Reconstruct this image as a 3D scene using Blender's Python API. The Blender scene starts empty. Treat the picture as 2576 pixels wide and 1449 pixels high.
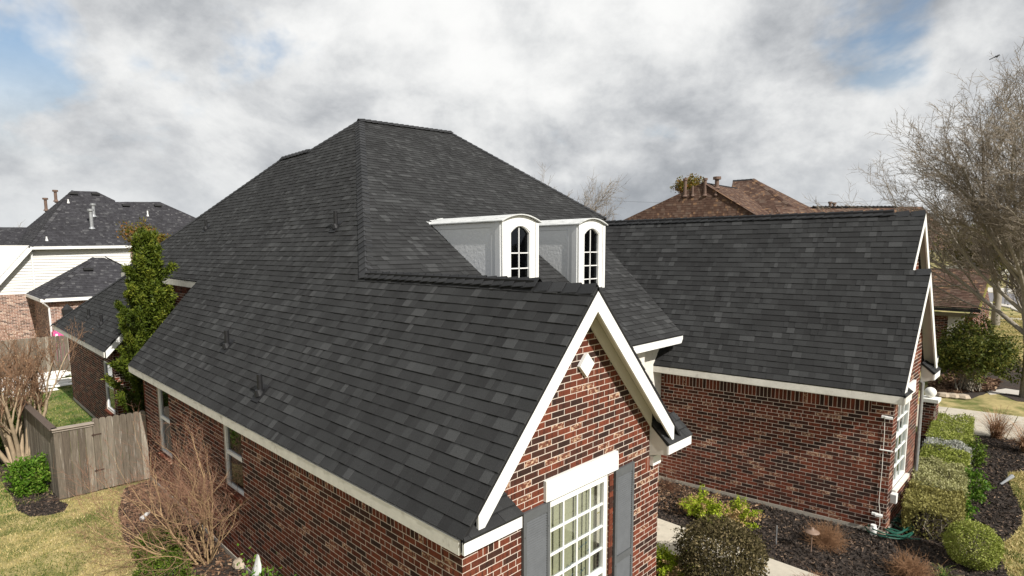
import bpy, math, random, hashlib
import numpy as np
from mathutils import Vector, Matrix, noise

# ------------------------------------------------------------------ camera, world, sun, exposure
SC = bpy.context.scene
COL = SC.collection
CAM_POS = np.array([-3.4172, -3.9643, 5.6232])
F_PX, PITCH, YAW, ROLL, PCX, PCY = 1466.87, .1133, .7847, -.0056, 1263.18, 794.43   # photo measured at 2576 x 1449
_sy, _cy, _cp, _sp, _cr, _sr = math.sin(YAW), math.cos(YAW), math.cos(PITCH), math.sin(PITCH), math.cos(ROLL), math.sin(ROLL)
FW = np.array([_sy*_cp, _cy*_cp, -_sp]); RT = np.array([_cy, -_sy, 0.]); UPV = np.array([_sy*_sp, _cy*_sp, _cp])
IX = RT*_cr+UPV*_sr; IY = -RT*_sr+UPV*_cr
cam = bpy.data.cameras.new('camera'); cam_o = bpy.data.objects.new('camera', cam); COL.objects.link(cam_o)
cam_o.matrix_world = Matrix(((IX[0], IY[0], -FW[0], CAM_POS[0]), (IX[1], IY[1], -FW[1], CAM_POS[1]), (IX[2], IY[2], -FW[2], CAM_POS[2]), (0, 0, 0, 1)))
cam.sensor_width = 36; cam.lens = 36*F_PX/2576
cam.shift_x = (1288-PCX)/2576; cam.shift_y = (PCY-724.5)/2576
cam.clip_start = .05; cam.clip_end = 4000
SC.camera = cam_o

SUN_EL, SUN_DIR = math.radians(38), np.array([-math.sin(math.radians(5.5)), -math.cos(math.radians(5.5))])
to_sun = Vector((SUN_DIR[0]*math.cos(SUN_EL), SUN_DIR[1]*math.cos(SUN_EL), math.sin(SUN_EL)))
sun = bpy.data.lights.new('sun', 'SUN'); sun.energy = 4.9; sun.angle = math.radians(.6); sun.color = (1., .955, .89)
sun_o = bpy.data.objects.new('sun', sun); COL.objects.link(sun_o)
sun_o.rotation_euler = to_sun.to_track_quat('Z', 'Y').to_euler(); sun_o.location = (-10, -30, 40)

world = bpy.data.worlds.new("World"); SC.world = world; world.use_nodes = True
nt = world.node_tree; N = nt.nodes; LK = nt.links; N.clear()
def wn(t, **k):
    n = N.new(t)
    for a, b in k.items(): setattr(n, a, b)
    return n
def wmath(op, a, b=None, clamp=False):
    n = wn('ShaderNodeMath', operation=op); n.use_clamp = clamp
    for i, v in enumerate((a, b)):
        if v is None: continue
        if isinstance(v, (int, float)): n.inputs[i].default_value = v
        else: LK.new(v, n.inputs[i])
    return n.outputs[0]
def wsmooth(v, a, b):
    n = wn('ShaderNodeMapRange', interpolation_type='SMOOTHSTEP')
    LK.new(v, n.inputs[0]); n.inputs[1].default_value = a; n.inputs[2].default_value = b
    return n.outputs[0]
sky = wn('ShaderNodeTexSky', sky_type='NISHITA'); sky.sun_disc = False
sky.sun_elevation = SUN_EL; sky.sun_rotation = math.atan2(SUN_DIR[0], SUN_DIR[1]); sky.air_density = 1.2; sky.dust_density = 1.5; sky.ozone_density = 2
tc = wn('ShaderNodeTexCoord'); sep = wn('ShaderNodeSeparateXYZ'); LK.new(tc.outputs['Generated'], sep.inputs[0])
zz = wmath('ADD', wmath('MAXIMUM', sep.outputs[2], 0.), .42)
comb = wn('ShaderNodeCombineXYZ'); LK.new(wmath('DIVIDE', sep.outputs[0], zz), comb.inputs[0]); LK.new(wmath('DIVIDE', sep.outputs[1], zz), comb.inputs[1])
def wnoise(vec, scale, detail, rough, off, dist=0., sc3=(1, 1, 1)):
    mp = wn('ShaderNodeMapping'); LK.new(vec, mp.inputs[0]); mp.inputs['Location'].default_value = off; mp.inputs['Scale'].default_value = sc3
    n = wn('ShaderNodeTexNoise'); LK.new(mp.outputs[0], n.inputs[0])
    n.inputs['Scale'].default_value = scale; n.inputs['Detail'].default_value = detail; n.inputs['Roughness'].default_value = rough; n.inputs['Distortion'].default_value = dist
    return n.outputs[0]
SKY_OFF = (2.2, 2.2, 0.4)
def lobe(x, y, deg):
    """1 towards the cloud mass seen at photo pixel (x, y), fading to 0 at deg degrees"""
    d = FW+IX*(x-PCX)/F_PX-IY*(y-PCY)/F_PX; d = d/np.linalg.norm(d)
    v = wn('ShaderNodeVectorMath', operation='DOT_PRODUCT'); LK.new(tc.outputs['Generated'], v.inputs[0]); v.inputs[1].default_value = tuple(d)
    return wsmooth(v.outputs['Value'], math.cos(math.radians(deg)), math.cos(math.radians(deg*.15)))
G_ = tc.outputs['Generated']
n_cover = wnoise(G_, 2.6, 6, .6, (SKY_OFF[0]+7, SKY_OFF[1], 5.), .2, (1, 1, 1.6))
n_dark = wnoise(G_, 1.5, 4, .5, (SKY_OFF[0], SKY_OFF[1], SKY_OFF[2]), .2, (1, 1, 2.6))
n_puff = wnoise(G_, 4.0, 12, .61, (SKY_OFF[0]+4, SKY_OFF[1]+2, 0), .22, (1, 1, 1.45))
n_wisp = wnoise(G_, 9.0, 12, .62, (2.2, .4, 1.0), .1, (1, 1, 1.3))
n_bil = wmath('ABSOLUTE', wmath('SUBTRACT', wnoise(G_, 5.2, 10, .56, (1.2, 3.4, 6.0), .15, (1, 1, 1.5)), .5))
shade = wmath('ADD', wmath('MULTIPLY', n_puff, .56), wmath('ADD', wmath('MULTIPLY', n_dark, .50), wmath('ADD', wmath('MULTIPLY', n_wisp, .20), wmath('MULTIPLY', n_bil, .30))))
for (x_, y_, r_, k_) in ((1450, 90, 16, .06), (1000, 130, 12, .05), (600, 210, 11, .04), (760, 340, 9, -.09), (520, 320, 8, -.06), (350, 480, 9, -.035), (1900, 400, 15, -.085), (1500, 430, 12, -.05), (2300, 420, 12, -.02), (2450, 250, 10, .0), (560, 405, 4, .06), (1600, 480, 4, .05), (80, 470, 6, .04)):
    shade = wmath('ADD', shade, wmath('MULTIPLY', lobe(x_, y_, r_), k_))
rampn = wn('ShaderNodeValToRGB'); LK.new(shade, rampn.inputs[0]); e = rampn.color_ramp; e.interpolation = 'B_SPLINE'
e.elements[0].position = .47; e.elements[0].color = (.225, .24, .262, 1)
e.elements[1].position = .80; e.elements[1].color = (.80, .80, .79, 1)
for p_, c_ in ((.54, (.32, .335, .355, 1)), (.61, (.455, .468, .485, 1)), (.69, (.63, .638, .64, 1))):
    k = e.elements.new(p_); k.color = c_
hz = wsmooth(sep.outputs[2], 0.0, .16)
hzmix = wn('ShaderNodeMix', data_type='RGBA'); LK.new(hz, hzmix.inputs[0]); hzmix.inputs[6].default_value = (.42, .455, .49, 1); LK.new(rampn.outputs[0], hzmix.inputs[7])
hzs = wn('ShaderNodeMix', data_type='RGBA'); hzs.inputs[0].default_value = .62; LK.new(hzmix.outputs[2], hzs.inputs[6]); LK.new(rampn.outputs[0], hzs.inputs[7])
cscale = wn('ShaderNodeVectorMath', operation='SCALE'); LK.new(hzs.outputs[2], cscale.inputs[0]); cscale.inputs['Scale'].default_value = 10.
for (x_, y_, r_, k_) in ((30, 90, 7, -.16), (340, 150, 6, .07), (345, 130, 1.8, -.10), (2210, 70, 7, -.26), (250, 60, 6, .06), (1300, 250, 28, .10)):
    n_cover = wmath('ADD', n_cover, wmath('MULTIPLY', lobe(x_, y_, r_), k_))
cov = wsmooth(n_cover, .28, .46)
covl = wmath('MAXIMUM', cov, wmath('SUBTRACT', 1., wsmooth(sep.outputs[2], .10, .3)))
mixs = wn('ShaderNodeMix', data_type='RGBA'); LK.new(covl, mixs.inputs[0]); LK.new(sky.outputs[0], mixs.inputs[6]); LK.new(cscale.outputs[0], mixs.inputs[7])
bg = wn('ShaderNodeBackground'); bg.inputs[1].default_value = .1; LK.new(mixs.outputs[2], bg.inputs[0])
wo = wn('ShaderNodeOutputWorld'); LK.new(bg.outputs[0], wo.inputs[0])
SC.view_settings.view_transform = 'Standard'; SC.view_settings.look = 'None'; SC.view_settings.exposure = .32; SC.view_settings.gamma = 1
SC.view_settings.use_curve_mapping = False
SC.cycles.max_bounces = 6; SC.cycles.transparent_max_bounces = 12; SC.cycles.use_denoising = True

# ------------------------------------------------------------------ measuring helpers (a pixel of the photo -> a point on a real plane)
def ray(x, y): return FW+IX*(x-PCX)/F_PX-IY*(y-PCY)/F_PX
def at(x, y, n, d):
    n = np.array(n, float); r = ray(x, y); return CAM_POS+r*((d-n@CAM_POS)/(n@r))
def atz(x, y, z=0.): return at(x, y, (0, 0, 1), z)
def atY(x, y, Y): return at(x, y, (0, 1, 0), Y)
def atX(x, y, X): return at(x, y, (1, 0, 0), X)
def prj(P):
    d = np.asarray(P, float)-CAM_POS; z = d@FW
    return np.stack([PCX+F_PX*(d@IX)/z, PCY-F_PX*(d@IY)/z, z], -1)

rnd = random.Random(7)
def hsh(*a):
    h = hashlib.md5(repr(a).encode()).digest(); return int.from_bytes(h[:6], 'little')/float(1 << 48)

# ------------------------------------------------------------------ materials
def mat(name, base, rough=.8, var=0., vscale=8., bump=0., bscale=60., attr=None, ramp=None, spec=.3, metal=0., stretch=(1, 1, 1), second=None, trans=0.):
    """base colour * noise variation; with attr the per-face value 'tint' drives ramp [(pos, colour)...]"""
    m = bpy.data.materials.new(name); m.use_nodes = True; t = m.node_tree; B = t.nodes['Principled BSDF']
    B.inputs['Roughness'].default_value = rough; B.inputs['Specular IOR Level'].default_value = spec; B.inputs['Metallic'].default_value = metal
    geo = t.nodes.new('ShaderNodeNewGeometry'); mp = t.nodes.new('ShaderNodeMapping'); mp.inputs['Scale'].default_value = stretch
    t.links.new(geo.outputs['Position'], mp.inputs[0])
    if ramp:
        at_ = t.nodes.new('ShaderNodeAttribute'); at_.attribute_name = 'tint'
        r = t.nodes.new('ShaderNodeValToRGB'); t.links.new(at_.outputs['Fac'], r.inputs[0])
        r.color_ramp.elements[0].position = ramp[0][0]; r.color_ramp.elements[0].color = (*ramp[0][1], 1)
        r.color_ramp.elements[1].position = ramp[-1][0]; r.color_ramp.elements[1].color = (*ramp[-1][1], 1)
        for p, c in ramp[1:-1]:
            k = r.color_ramp.elements.new(p); k.color = (*c, 1)
        col = r.outputs[0]
    else:
        c = t.nodes.new('ShaderNodeRGB'); c.outputs[0].default_value = (*base, 1); col = c.outputs[0]
    if second:      # (colour, noise scale, lo, hi, stretch): patches of a second colour
        n2 = t.nodes.new('ShaderNodeTexNoise'); mp2 = t.nodes.new('ShaderNodeMapping'); mp2.inputs['Scale'].default_value = second[4]
        mp2.inputs['Location'].default_value = (3.3, 1.1, 7.7)
        t.links.new(geo.outputs['Position'], mp2.inputs[0]); t.links.new(mp2.outputs[0], n2.inputs[0])
        n2.inputs['Scale'].default_value = second[1]; n2.inputs['Detail'].default_value = 5; n2.inputs['Roughness'].default_value = .6
        mr = t.nodes.new('ShaderNodeMapRange'); t.links.new(n2.outputs[0], mr.inputs[0]); mr.inputs[1].default_value = second[2]; mr.inputs[2].default_value = second[3]
        mx = t.nodes.new('ShaderNodeMix'); mx.data_type = 'RGBA'; t.links.new(mr.outputs[0], mx.inputs[0]); t.links.new(col, mx.inputs[6]); mx.inputs[7].default_value = (*second[0], 1)
        col = mx.outputs[2]
    if var:
        n = t.nodes.new('ShaderNodeTexNoise'); t.links.new(mp.outputs[0], n.inputs[0]); n.inputs['Scale'].default_value = vscale; n.inputs['Detail'].default_value = 6; n.inputs['Roughness'].default_value = .65
        mr = t.nodes.new('ShaderNodeMapRange'); t.links.new(n.outputs[0], mr.inputs[0]); mr.inputs[1].default_value = .25; mr.inputs[2].default_value = .75
        mr.inputs[3].default_value = 1-var; mr.inputs[4].default_value = 1+var
        vm = t.nodes.new('ShaderNodeVectorMath'); vm.operation = 'SCALE'; t.links.new(col, vm.inputs[0]); t.links.new(mr.outputs[0], vm.inputs['Scale'])
        col = vm.outputs[0]
    t.links.new(col, B.inputs['Base Color'])
    if bump:
        n = t.nodes.new('ShaderNodeTexNoise'); t.links.new(mp.outputs[0], n.inputs[0]); n.inputs['Scale'].default_value = bscale; n.inputs['Detail'].default_value = 4
        b = t.nodes.new('ShaderNodeBump'); b.inputs['Strength'].default_value = bump; b.inputs['Distance'].default_value = .02
        t.links.new(n.outputs[0], b.inputs['Height']); t.links.new(b.outputs[0], B.inputs['Normal'])
    if trans:
        tr = t.nodes.new('ShaderNodeBsdfTranslucent'); t.links.new(col, tr.inputs[0]); ms = t.nodes.new('ShaderNodeMixShader'); ms.inputs[0].default_value = trans
        t.links.new(B.outputs[0], ms.inputs[1]); t.links.new(tr.outputs[0], ms.inputs[2]); t.links.new(ms.outputs[0], t.nodes['Material Output'].inputs[0])
    return m
def brickmat(name, ramp, cream, thr):
    """fired brick: per-brick tone, dark vertical flashing, cream slurry smears on bricks whose tint is high"""
    m = mat(name, (0, 0, 0), .9, var=.22, vscale=30, bump=.35, bscale=120, ramp=ramp, spec=.15)
    t = m.node_tree; B = t.nodes['Principled BSDF']; src = B.inputs['Base Color'].links[0].from_socket
    geo = [n for n in t.nodes if n.type == 'NEW_GEOMETRY'][0]
    def nz(scale, st, loc):
        mp = t.nodes.new('ShaderNodeMapping'); mp.inputs['Scale'].default_value = st; mp.inputs['Location'].default_value = loc; t.links.new(geo.outputs['Position'], mp.inputs[0])
        n = t.nodes.new('ShaderNodeTexNoise'); t.links.new(mp.outputs[0], n.inputs[0]); n.inputs['Scale'].default_value = scale; n.inputs['Detail'].default_value = 4; return n.outputs[0]
    def rg(v, a, b):
        r = t.nodes.new('ShaderNodeMapRange'); t.links.new(v, r.inputs[0]); r.inputs[1].default_value = a; r.inputs[2].default_value = b; return r.outputs[0]
    def mul(a, b):
        r = t.nodes.new('ShaderNodeMath'); r.operation = 'MULTIPLY'; t.links.new(a, r.inputs[0])
        if isinstance(b, float): r.inputs[1].default_value = b
        else: t.links.new(b, r.inputs[1])
        return r.outputs[0]
    mx = t.nodes.new('ShaderNodeMix'); mx.data_type = 'RGBA'; t.links.new(mul(rg(nz(26, (1, 1, .12), (0, 0, 0)), .5, .68), .7), mx.inputs[0]); t.links.new(src, mx.inputs[6]); mx.inputs[7].default_value = (.022, .014, .012, 1)
    a = t.nodes.new('ShaderNodeAttribute'); a.attribute_name = 'tint'
    mx2 = t.nodes.new('ShaderNodeMix'); mx2.data_type = 'RGBA'
    t.links.new(mul(mul(rg(nz(22, (1, 1, 1.6), (5, 2, 1)), .50, .60), rg(a.outputs['Fac'], thr, thr+.05)), rg(nz(60, (1, 1, 1), (1, 2, 1)), .3, .6)), mx2.inputs[0])
    t.links.new(mx.outputs[2], mx2.inputs[6]); mx2.inputs[7].default_value = (*cream, 1)
    t.links.new(mx2.outputs[2], B.inputs['Base Color'])
    return m
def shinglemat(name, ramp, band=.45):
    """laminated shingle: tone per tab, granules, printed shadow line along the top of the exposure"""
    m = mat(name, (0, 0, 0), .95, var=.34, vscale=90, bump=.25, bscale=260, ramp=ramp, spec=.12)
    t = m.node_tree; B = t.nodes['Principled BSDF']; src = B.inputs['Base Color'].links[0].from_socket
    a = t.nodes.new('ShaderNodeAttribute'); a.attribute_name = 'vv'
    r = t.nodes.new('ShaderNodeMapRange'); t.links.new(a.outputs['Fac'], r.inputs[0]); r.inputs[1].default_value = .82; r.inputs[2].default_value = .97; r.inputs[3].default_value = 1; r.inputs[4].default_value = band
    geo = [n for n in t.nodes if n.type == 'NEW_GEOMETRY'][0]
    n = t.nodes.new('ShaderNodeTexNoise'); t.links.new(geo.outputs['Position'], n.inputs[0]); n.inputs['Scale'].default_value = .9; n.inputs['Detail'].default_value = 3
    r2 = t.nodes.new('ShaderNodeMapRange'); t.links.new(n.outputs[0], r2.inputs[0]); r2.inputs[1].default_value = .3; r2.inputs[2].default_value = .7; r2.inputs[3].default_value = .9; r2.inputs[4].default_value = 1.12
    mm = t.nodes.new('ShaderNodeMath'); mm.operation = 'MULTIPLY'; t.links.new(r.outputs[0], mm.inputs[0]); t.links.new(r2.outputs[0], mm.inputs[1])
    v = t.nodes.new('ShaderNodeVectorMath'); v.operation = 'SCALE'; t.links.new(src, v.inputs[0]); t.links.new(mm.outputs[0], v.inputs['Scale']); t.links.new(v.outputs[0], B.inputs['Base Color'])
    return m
M = {}
M['brick'] = brickmat('brick_red', [(0, (.034, .018, .014)), (.28, (.058, .024, .017)), (.42, (.092, .027, .016)), (.7, (.155, .043, .0235)), (.8, (.13, .041, .025)), (1, (.155, .057, .034))], (.52, .37, .25), .8)
M['mortar'] = mat('mortar', (.57, .49, .42), .95, var=.1, vscale=25, bump=.4, bscale=150)
M['brick_pale'] = brickmat('brick_pale', [(0, (.10, .06, .05)), (.5, (.27, .15, .11)), (1, (.40, .26, .2))], (.6, .5, .4), .8)
M['mortar_pale'] = mat('mortar_pale', (.62, .57, .5), .95, var=.1, vscale=20)
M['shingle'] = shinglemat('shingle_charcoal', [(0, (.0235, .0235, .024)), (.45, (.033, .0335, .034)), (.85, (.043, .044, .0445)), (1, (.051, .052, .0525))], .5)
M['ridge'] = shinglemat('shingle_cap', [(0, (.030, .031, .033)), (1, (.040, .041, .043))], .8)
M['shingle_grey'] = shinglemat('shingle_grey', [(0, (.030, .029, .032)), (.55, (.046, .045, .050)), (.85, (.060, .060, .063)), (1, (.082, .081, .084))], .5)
M['shingle_brown'] = shinglemat('shingle_brown', [(0, (.060, .036, .028)), (.4, (.095, .058, .043)), (.7, (.125, .088, .068)), (1, (.19, .115, .07))], .6)
M['felt'] = mat('roof_felt', (.012, .012, .013), .9)
M['black'] = mat('black_metal', (.018, .018, .019), .5, var=.2)
M['pipe'] = mat('vent_black', (.010, .010, .011), .6, var=.3, vscale=20)
M['galv'] = mat('galvanised', (.35, .36, .37), .45, var=.25, vscale=12, metal=.6)
M['brownmetal'] = mat('brown_metal', (.13, .085, .065), .6, var=.2)
M['white'] = mat('white_paint', (.70, .70, .68), .55, var=.05, vscale=4, bump=.05, bscale=90, spec=.3, second=((.48, .46, .42), 9., .62, .80, (1, 1, 2.5)))
M['trim'] = mat('aged_trim', (.62, .60, .545), .7, var=.14, vscale=5, bump=.12, bscale=40, second=((.30, .275, .24), 5., .60, .80, (1.5, 1.5, 1.)))
M['soffit'] = mat('soffit_paint', (.60, .58, .53), .8, var=.05)
M['stucco'] = mat('stucco', (.66, .67, .675), .85, var=.04, vscale=8, bump=.35, bscale=15)
M['stuccotrim'] = mat('grey_trim', (.60, .61, .615), .7, var=.04)
M['whitemetal'] = mat('weathered_white_metal', (.55, .56, .55), .6, var=.12, vscale=6, second=((.30, .31, .30), 5., .52, .72, (3, .7, 1)))
M['siding'] = mat('white_siding', (.62, .61, .58), .7, var=.02)
M['shutter'] = mat('shutter_grey', (.088, .093, .098), .6, var=.12, vscale=9, bump=.1, bscale=50)
M['concrete'] = mat('concrete', (.46, .42, .345), .9, var=.12, vscale=4, bump=.3, bscale=60, second=((.33, .30, .25), 2.2, .56, .72, (1, 1, 1)))
M['foundation'] = mat('foundation', (.34, .31, .265), .9, var=.18, vscale=10, bump=.3, bscale=60)
M['fence'] = mat('weathered_wood', (.20, .175, .15), .9, var=.42, vscale=9, bump=.6, bscale=30, ramp=[(0, (.075, .058, .043)), (.5, (.15, .125, .095)), (1, (.31, .275, .22))], stretch=(6, 6, .35), second=((.42, .38, .33), 7., .58, .8, (2.5, 2.5, .25)))
M['wooddark'] = mat('fence_cap_wood', (.10, .075, .06), .9, var=.3, vscale=12, stretch=(1, 4, 4), bump=.3)
M['woodlight'] = mat('fence_cap_pale', (.30, .255, .21), .9, var=.25, vscale=12, stretch=(.6, 5, 5), bump=.3)
M['rust'] = mat('rusty_iron', (.05, .03, .022), .8, var=.4, vscale=40)
M['lumber'] = mat('white_lumber', (.72, .70, .66), .6, var=.06, vscale=4, second=((.25, .23, .2), 3., .66, .8, (1, 3, 3)))
M['pink'] = mat('pink_plastic', (.75, .10, .30), .4)
M['hose'] = mat('green_hose', (.012, .075, .05), .4, spec=.5)
M['pvc'] = mat('white_pvc', (.78, .78, .76), .35, spec=.5)
M['globe'] = mat('cast_white_stone', (.72, .71, .66), .8, var=.08, vscale=9, bump=.25, bscale=50)
M['bronze'] = mat('bronze_lamp', (.20, .135, .10), .5, var=.2)
M['stone'] = mat('field_stone', (.40, .33, .25), .9, var=.25, vscale=14, bump=.5, bscale=25)
M['mulch'] = mat('mulch_soil', (.042, .033, .027), 1., var=.5, vscale=22, bump=1., bscale=45, second=((.085, .055, .04), 1.6, .56, .75, (1, 1, 1)))
M['chips'] = mat('mulch_chips', (0, 0, 0), 1., ramp=[(0, (.02, .016, .014)), (.55, (.052, .040, .033)), (.88, (.115, .08, .058)), (1, (.26, .18, .12))])
M['litter'] = mat('leaf_litter', (0, 0, 0), 1., ramp=[(0, (.08, .045, .028)), (.6, (.19, .11, .065)), (1, (.36, .25, .16))])
M['lawn'] = mat('lawn_soil', (.38, .31, .14), 1., var=.25, vscale=5, bump=.6, bscale=70, second=((.12, .135, .035), 1.1, .42, .62, (1, 1, 1)))
M['lawn_green'] = mat('lawn_green_soil', (.20, .19, .075), 1., var=.25, vscale=5, bump=.6, bscale=70, second=((.065, .12, .02), .9, .40, .56, (1, 1, 1)))
M['straw'] = mat('straw_grass', (0, 0, 0), .9, ramp=[(0, (.055, .09, .012)), (.3, (.13, .15, .03)), (.5, (.34, .29, .10)), (.8, (.48, .385, .17)), (1, (.62, .50, .27))], trans=.15)
M['green_grass'] = mat('green_grass', (0, 0, 0), .9, ramp=[(0, (.035, .085, .008)), (.5, (.08, .15, .015)), (.8, (.26, .24, .07)), (1, (.42, .34, .16))], trans=.15)
M['asphalt'] = mat('asphalt', (.17, .165, .175), .9, var=.1, vscale=2)
M['kerb'] = mat('kerb', (.50, .47, .42), .9, var=.1)
M['redbrickfar'] = mat('far_red_brick', (.30, .075, .045), .9, var=.15, vscale=3)
M['tan'] = mat('tan_wall', (.22, .19, .13), .9, var=.1)
def leafm(name, a, b, c, tr=.25, rough=.55):
    return mat(name, (0, 0, 0), rough, ramp=[(0, a), (.55, b), (1, c)], trans=tr, spec=.15)
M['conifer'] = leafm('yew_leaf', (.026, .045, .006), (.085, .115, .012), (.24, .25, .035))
M['boxwood'] = leafm('boxwood_leaf', (.025, .05, .006), (.085, .14, .016), (.20, .26, .04))
M['hollybright'] = leafm('bright_leaf', (.03, .075, .006), (.085, .18, .015), (.22, .30, .05))
M['fern'] = leafm('fern_leaf', (.12, .17, .012), (.30, .40, .02), (.55, .60, .08), .35)
M['hedge_green'] = leafm('hedge_leaf', (.11, .14, .02), (.27, .31, .06), (.48, .48, .18))
M['hedge_pale'] = leafm('hedge_pale_leaf', (.18, .18, .07), (.36, .36, .16), (.56, .53, .32))
M['hedge_brown'] = leafm('hedge_brown_leaf', (.10, .09, .025), (.25, .23, .07), (.42, .38, .15))
M['silver'] = leafm('silver_leaf', (.22, .23, .2), (.42, .43, .38), (.65, .64, .58))
M['olive'] = leafm('dark_olive_leaf', (.032, .027, .012), (.085, .072, .032), (.28, .22, .12), .2, .95)
M['olive'].node_tree.nodes['Principled BSDF'].inputs['Specular IOR Level'].default_value = .08
M['redgreen'] = leafm('turning_leaf', (.07, .075, .012), (.15, .13, .02), (.30, .12, .035))
M['shrubmix'] = leafm('mixed_shrub_leaf', (.022, .035, .008), (.085, .105, .02), (.22, .20, .045))
M['evergreen'] = leafm('far_evergreen_leaf', (.03, .038, .012), (.09, .095, .03), (.22, .18, .05))
M['bark'] = mat('bark_grey', (.26, .23, .185), .95, var=.3, vscale=9, bump=.5, bscale=20, stretch=(2, 2, .5))
M['twig'] = mat('twig_grey', (.25, .21, .165), .95, var=.2, vscale=2)
M['myrtle'] = mat('myrtle_bark', (.35, .24, .13), .8, var=.25, vscale=6, stretch=(2, 2, .6))
M['myrtletwig'] = mat('myrtle_twig', (.26, .145, .095), .85, var=.2, vscale=3)
M['myrtle_old'] = mat('myrtle_old_bark', (.34, .26, .17), .85, var=.35, vscale=8, stretch=(2, 2, .5))
M['seedtwig'] = mat('seed_twig', (.21, .125, .075), .95, var=.3, vscale=5)
M['drybush'] = mat('dry_twig', (.27, .15, .08), .95, var=.3, vscale=9)
M['drygrass'] = mat('dry_grass', (0, 0, 0), .9, ramp=[(0, (.12, .055, .03)), (.6, (.25, .135, .07)), (1, (.48, .31, .18))])
M['frond_dry'] = mat('dry_frond', (.42, .28, .13), .9, var=.25, vscale=12)
M['shadeinside'] = mat('room_dark', (.012, .012, .012), .9)
M['blind'] = mat('blind', (.42, .40, .30), .8, var=.04)
M['blindcord'] = mat('blind_cord', (.06, .06, .045), .8)
M['drape'] = mat('drape', (.16, .14, .115), .9)
M['ink'] = mat('ink', (.02, .06, .09), .6)
M['bird'] = mat('bird_feather', (.03, .03, .032), .8)
def glassmat(name, tint, fac, rough=.03):
    m = bpy.data.materials.new(name); m.use_nodes = True; t = m.node_tree; t.nodes.clear()
    g = t.nodes.new('ShaderNodeBsdfGlossy'); g.inputs['Roughness'].default_value = rough; g.inputs['Color'].default_value = (.9, .95, 1, 1)
    tr = t.nodes.new('ShaderNodeBsdfTransparent'); tr.inputs[0].default_value = (*tint, 1)
    fr = t.nodes.new('ShaderNodeLayerWeight'); fr.inputs[0].default_value = .5
    p_ = t.nodes.new('ShaderNodeMath'); p_.operation = 'POWER'; p_.inputs[1].default_value = 3.5; t.links.new(fr.outputs['Facing'], p_.inputs[0])
    a = t.nodes.new('ShaderNodeMath'); a.operation = 'MULTIPLY_ADD'; a.inputs[1].default_value = .8; a.inputs[2].default_value = fac; t.links.new(p_.outputs[0], a.inputs[0]); a.use_clamp = True
    mx = t.nodes.new('ShaderNodeMixShader'); t.links.new(a.outputs[0], mx.inputs[0]); t.links.new(tr.outputs[0], mx.inputs[1]); t.links.new(g.outputs[0], mx.inputs[2])
    o = t.nodes.new('ShaderNodeOutputMaterial'); t.links.new(mx.outputs[0], o.inputs[0]); return m
M['glass'] = glassmat('window_glass', (.84, .86, .83), .05)
M['glassdark'] = glassmat('dark_glass', (.35, .35, .37), .02)

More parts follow.
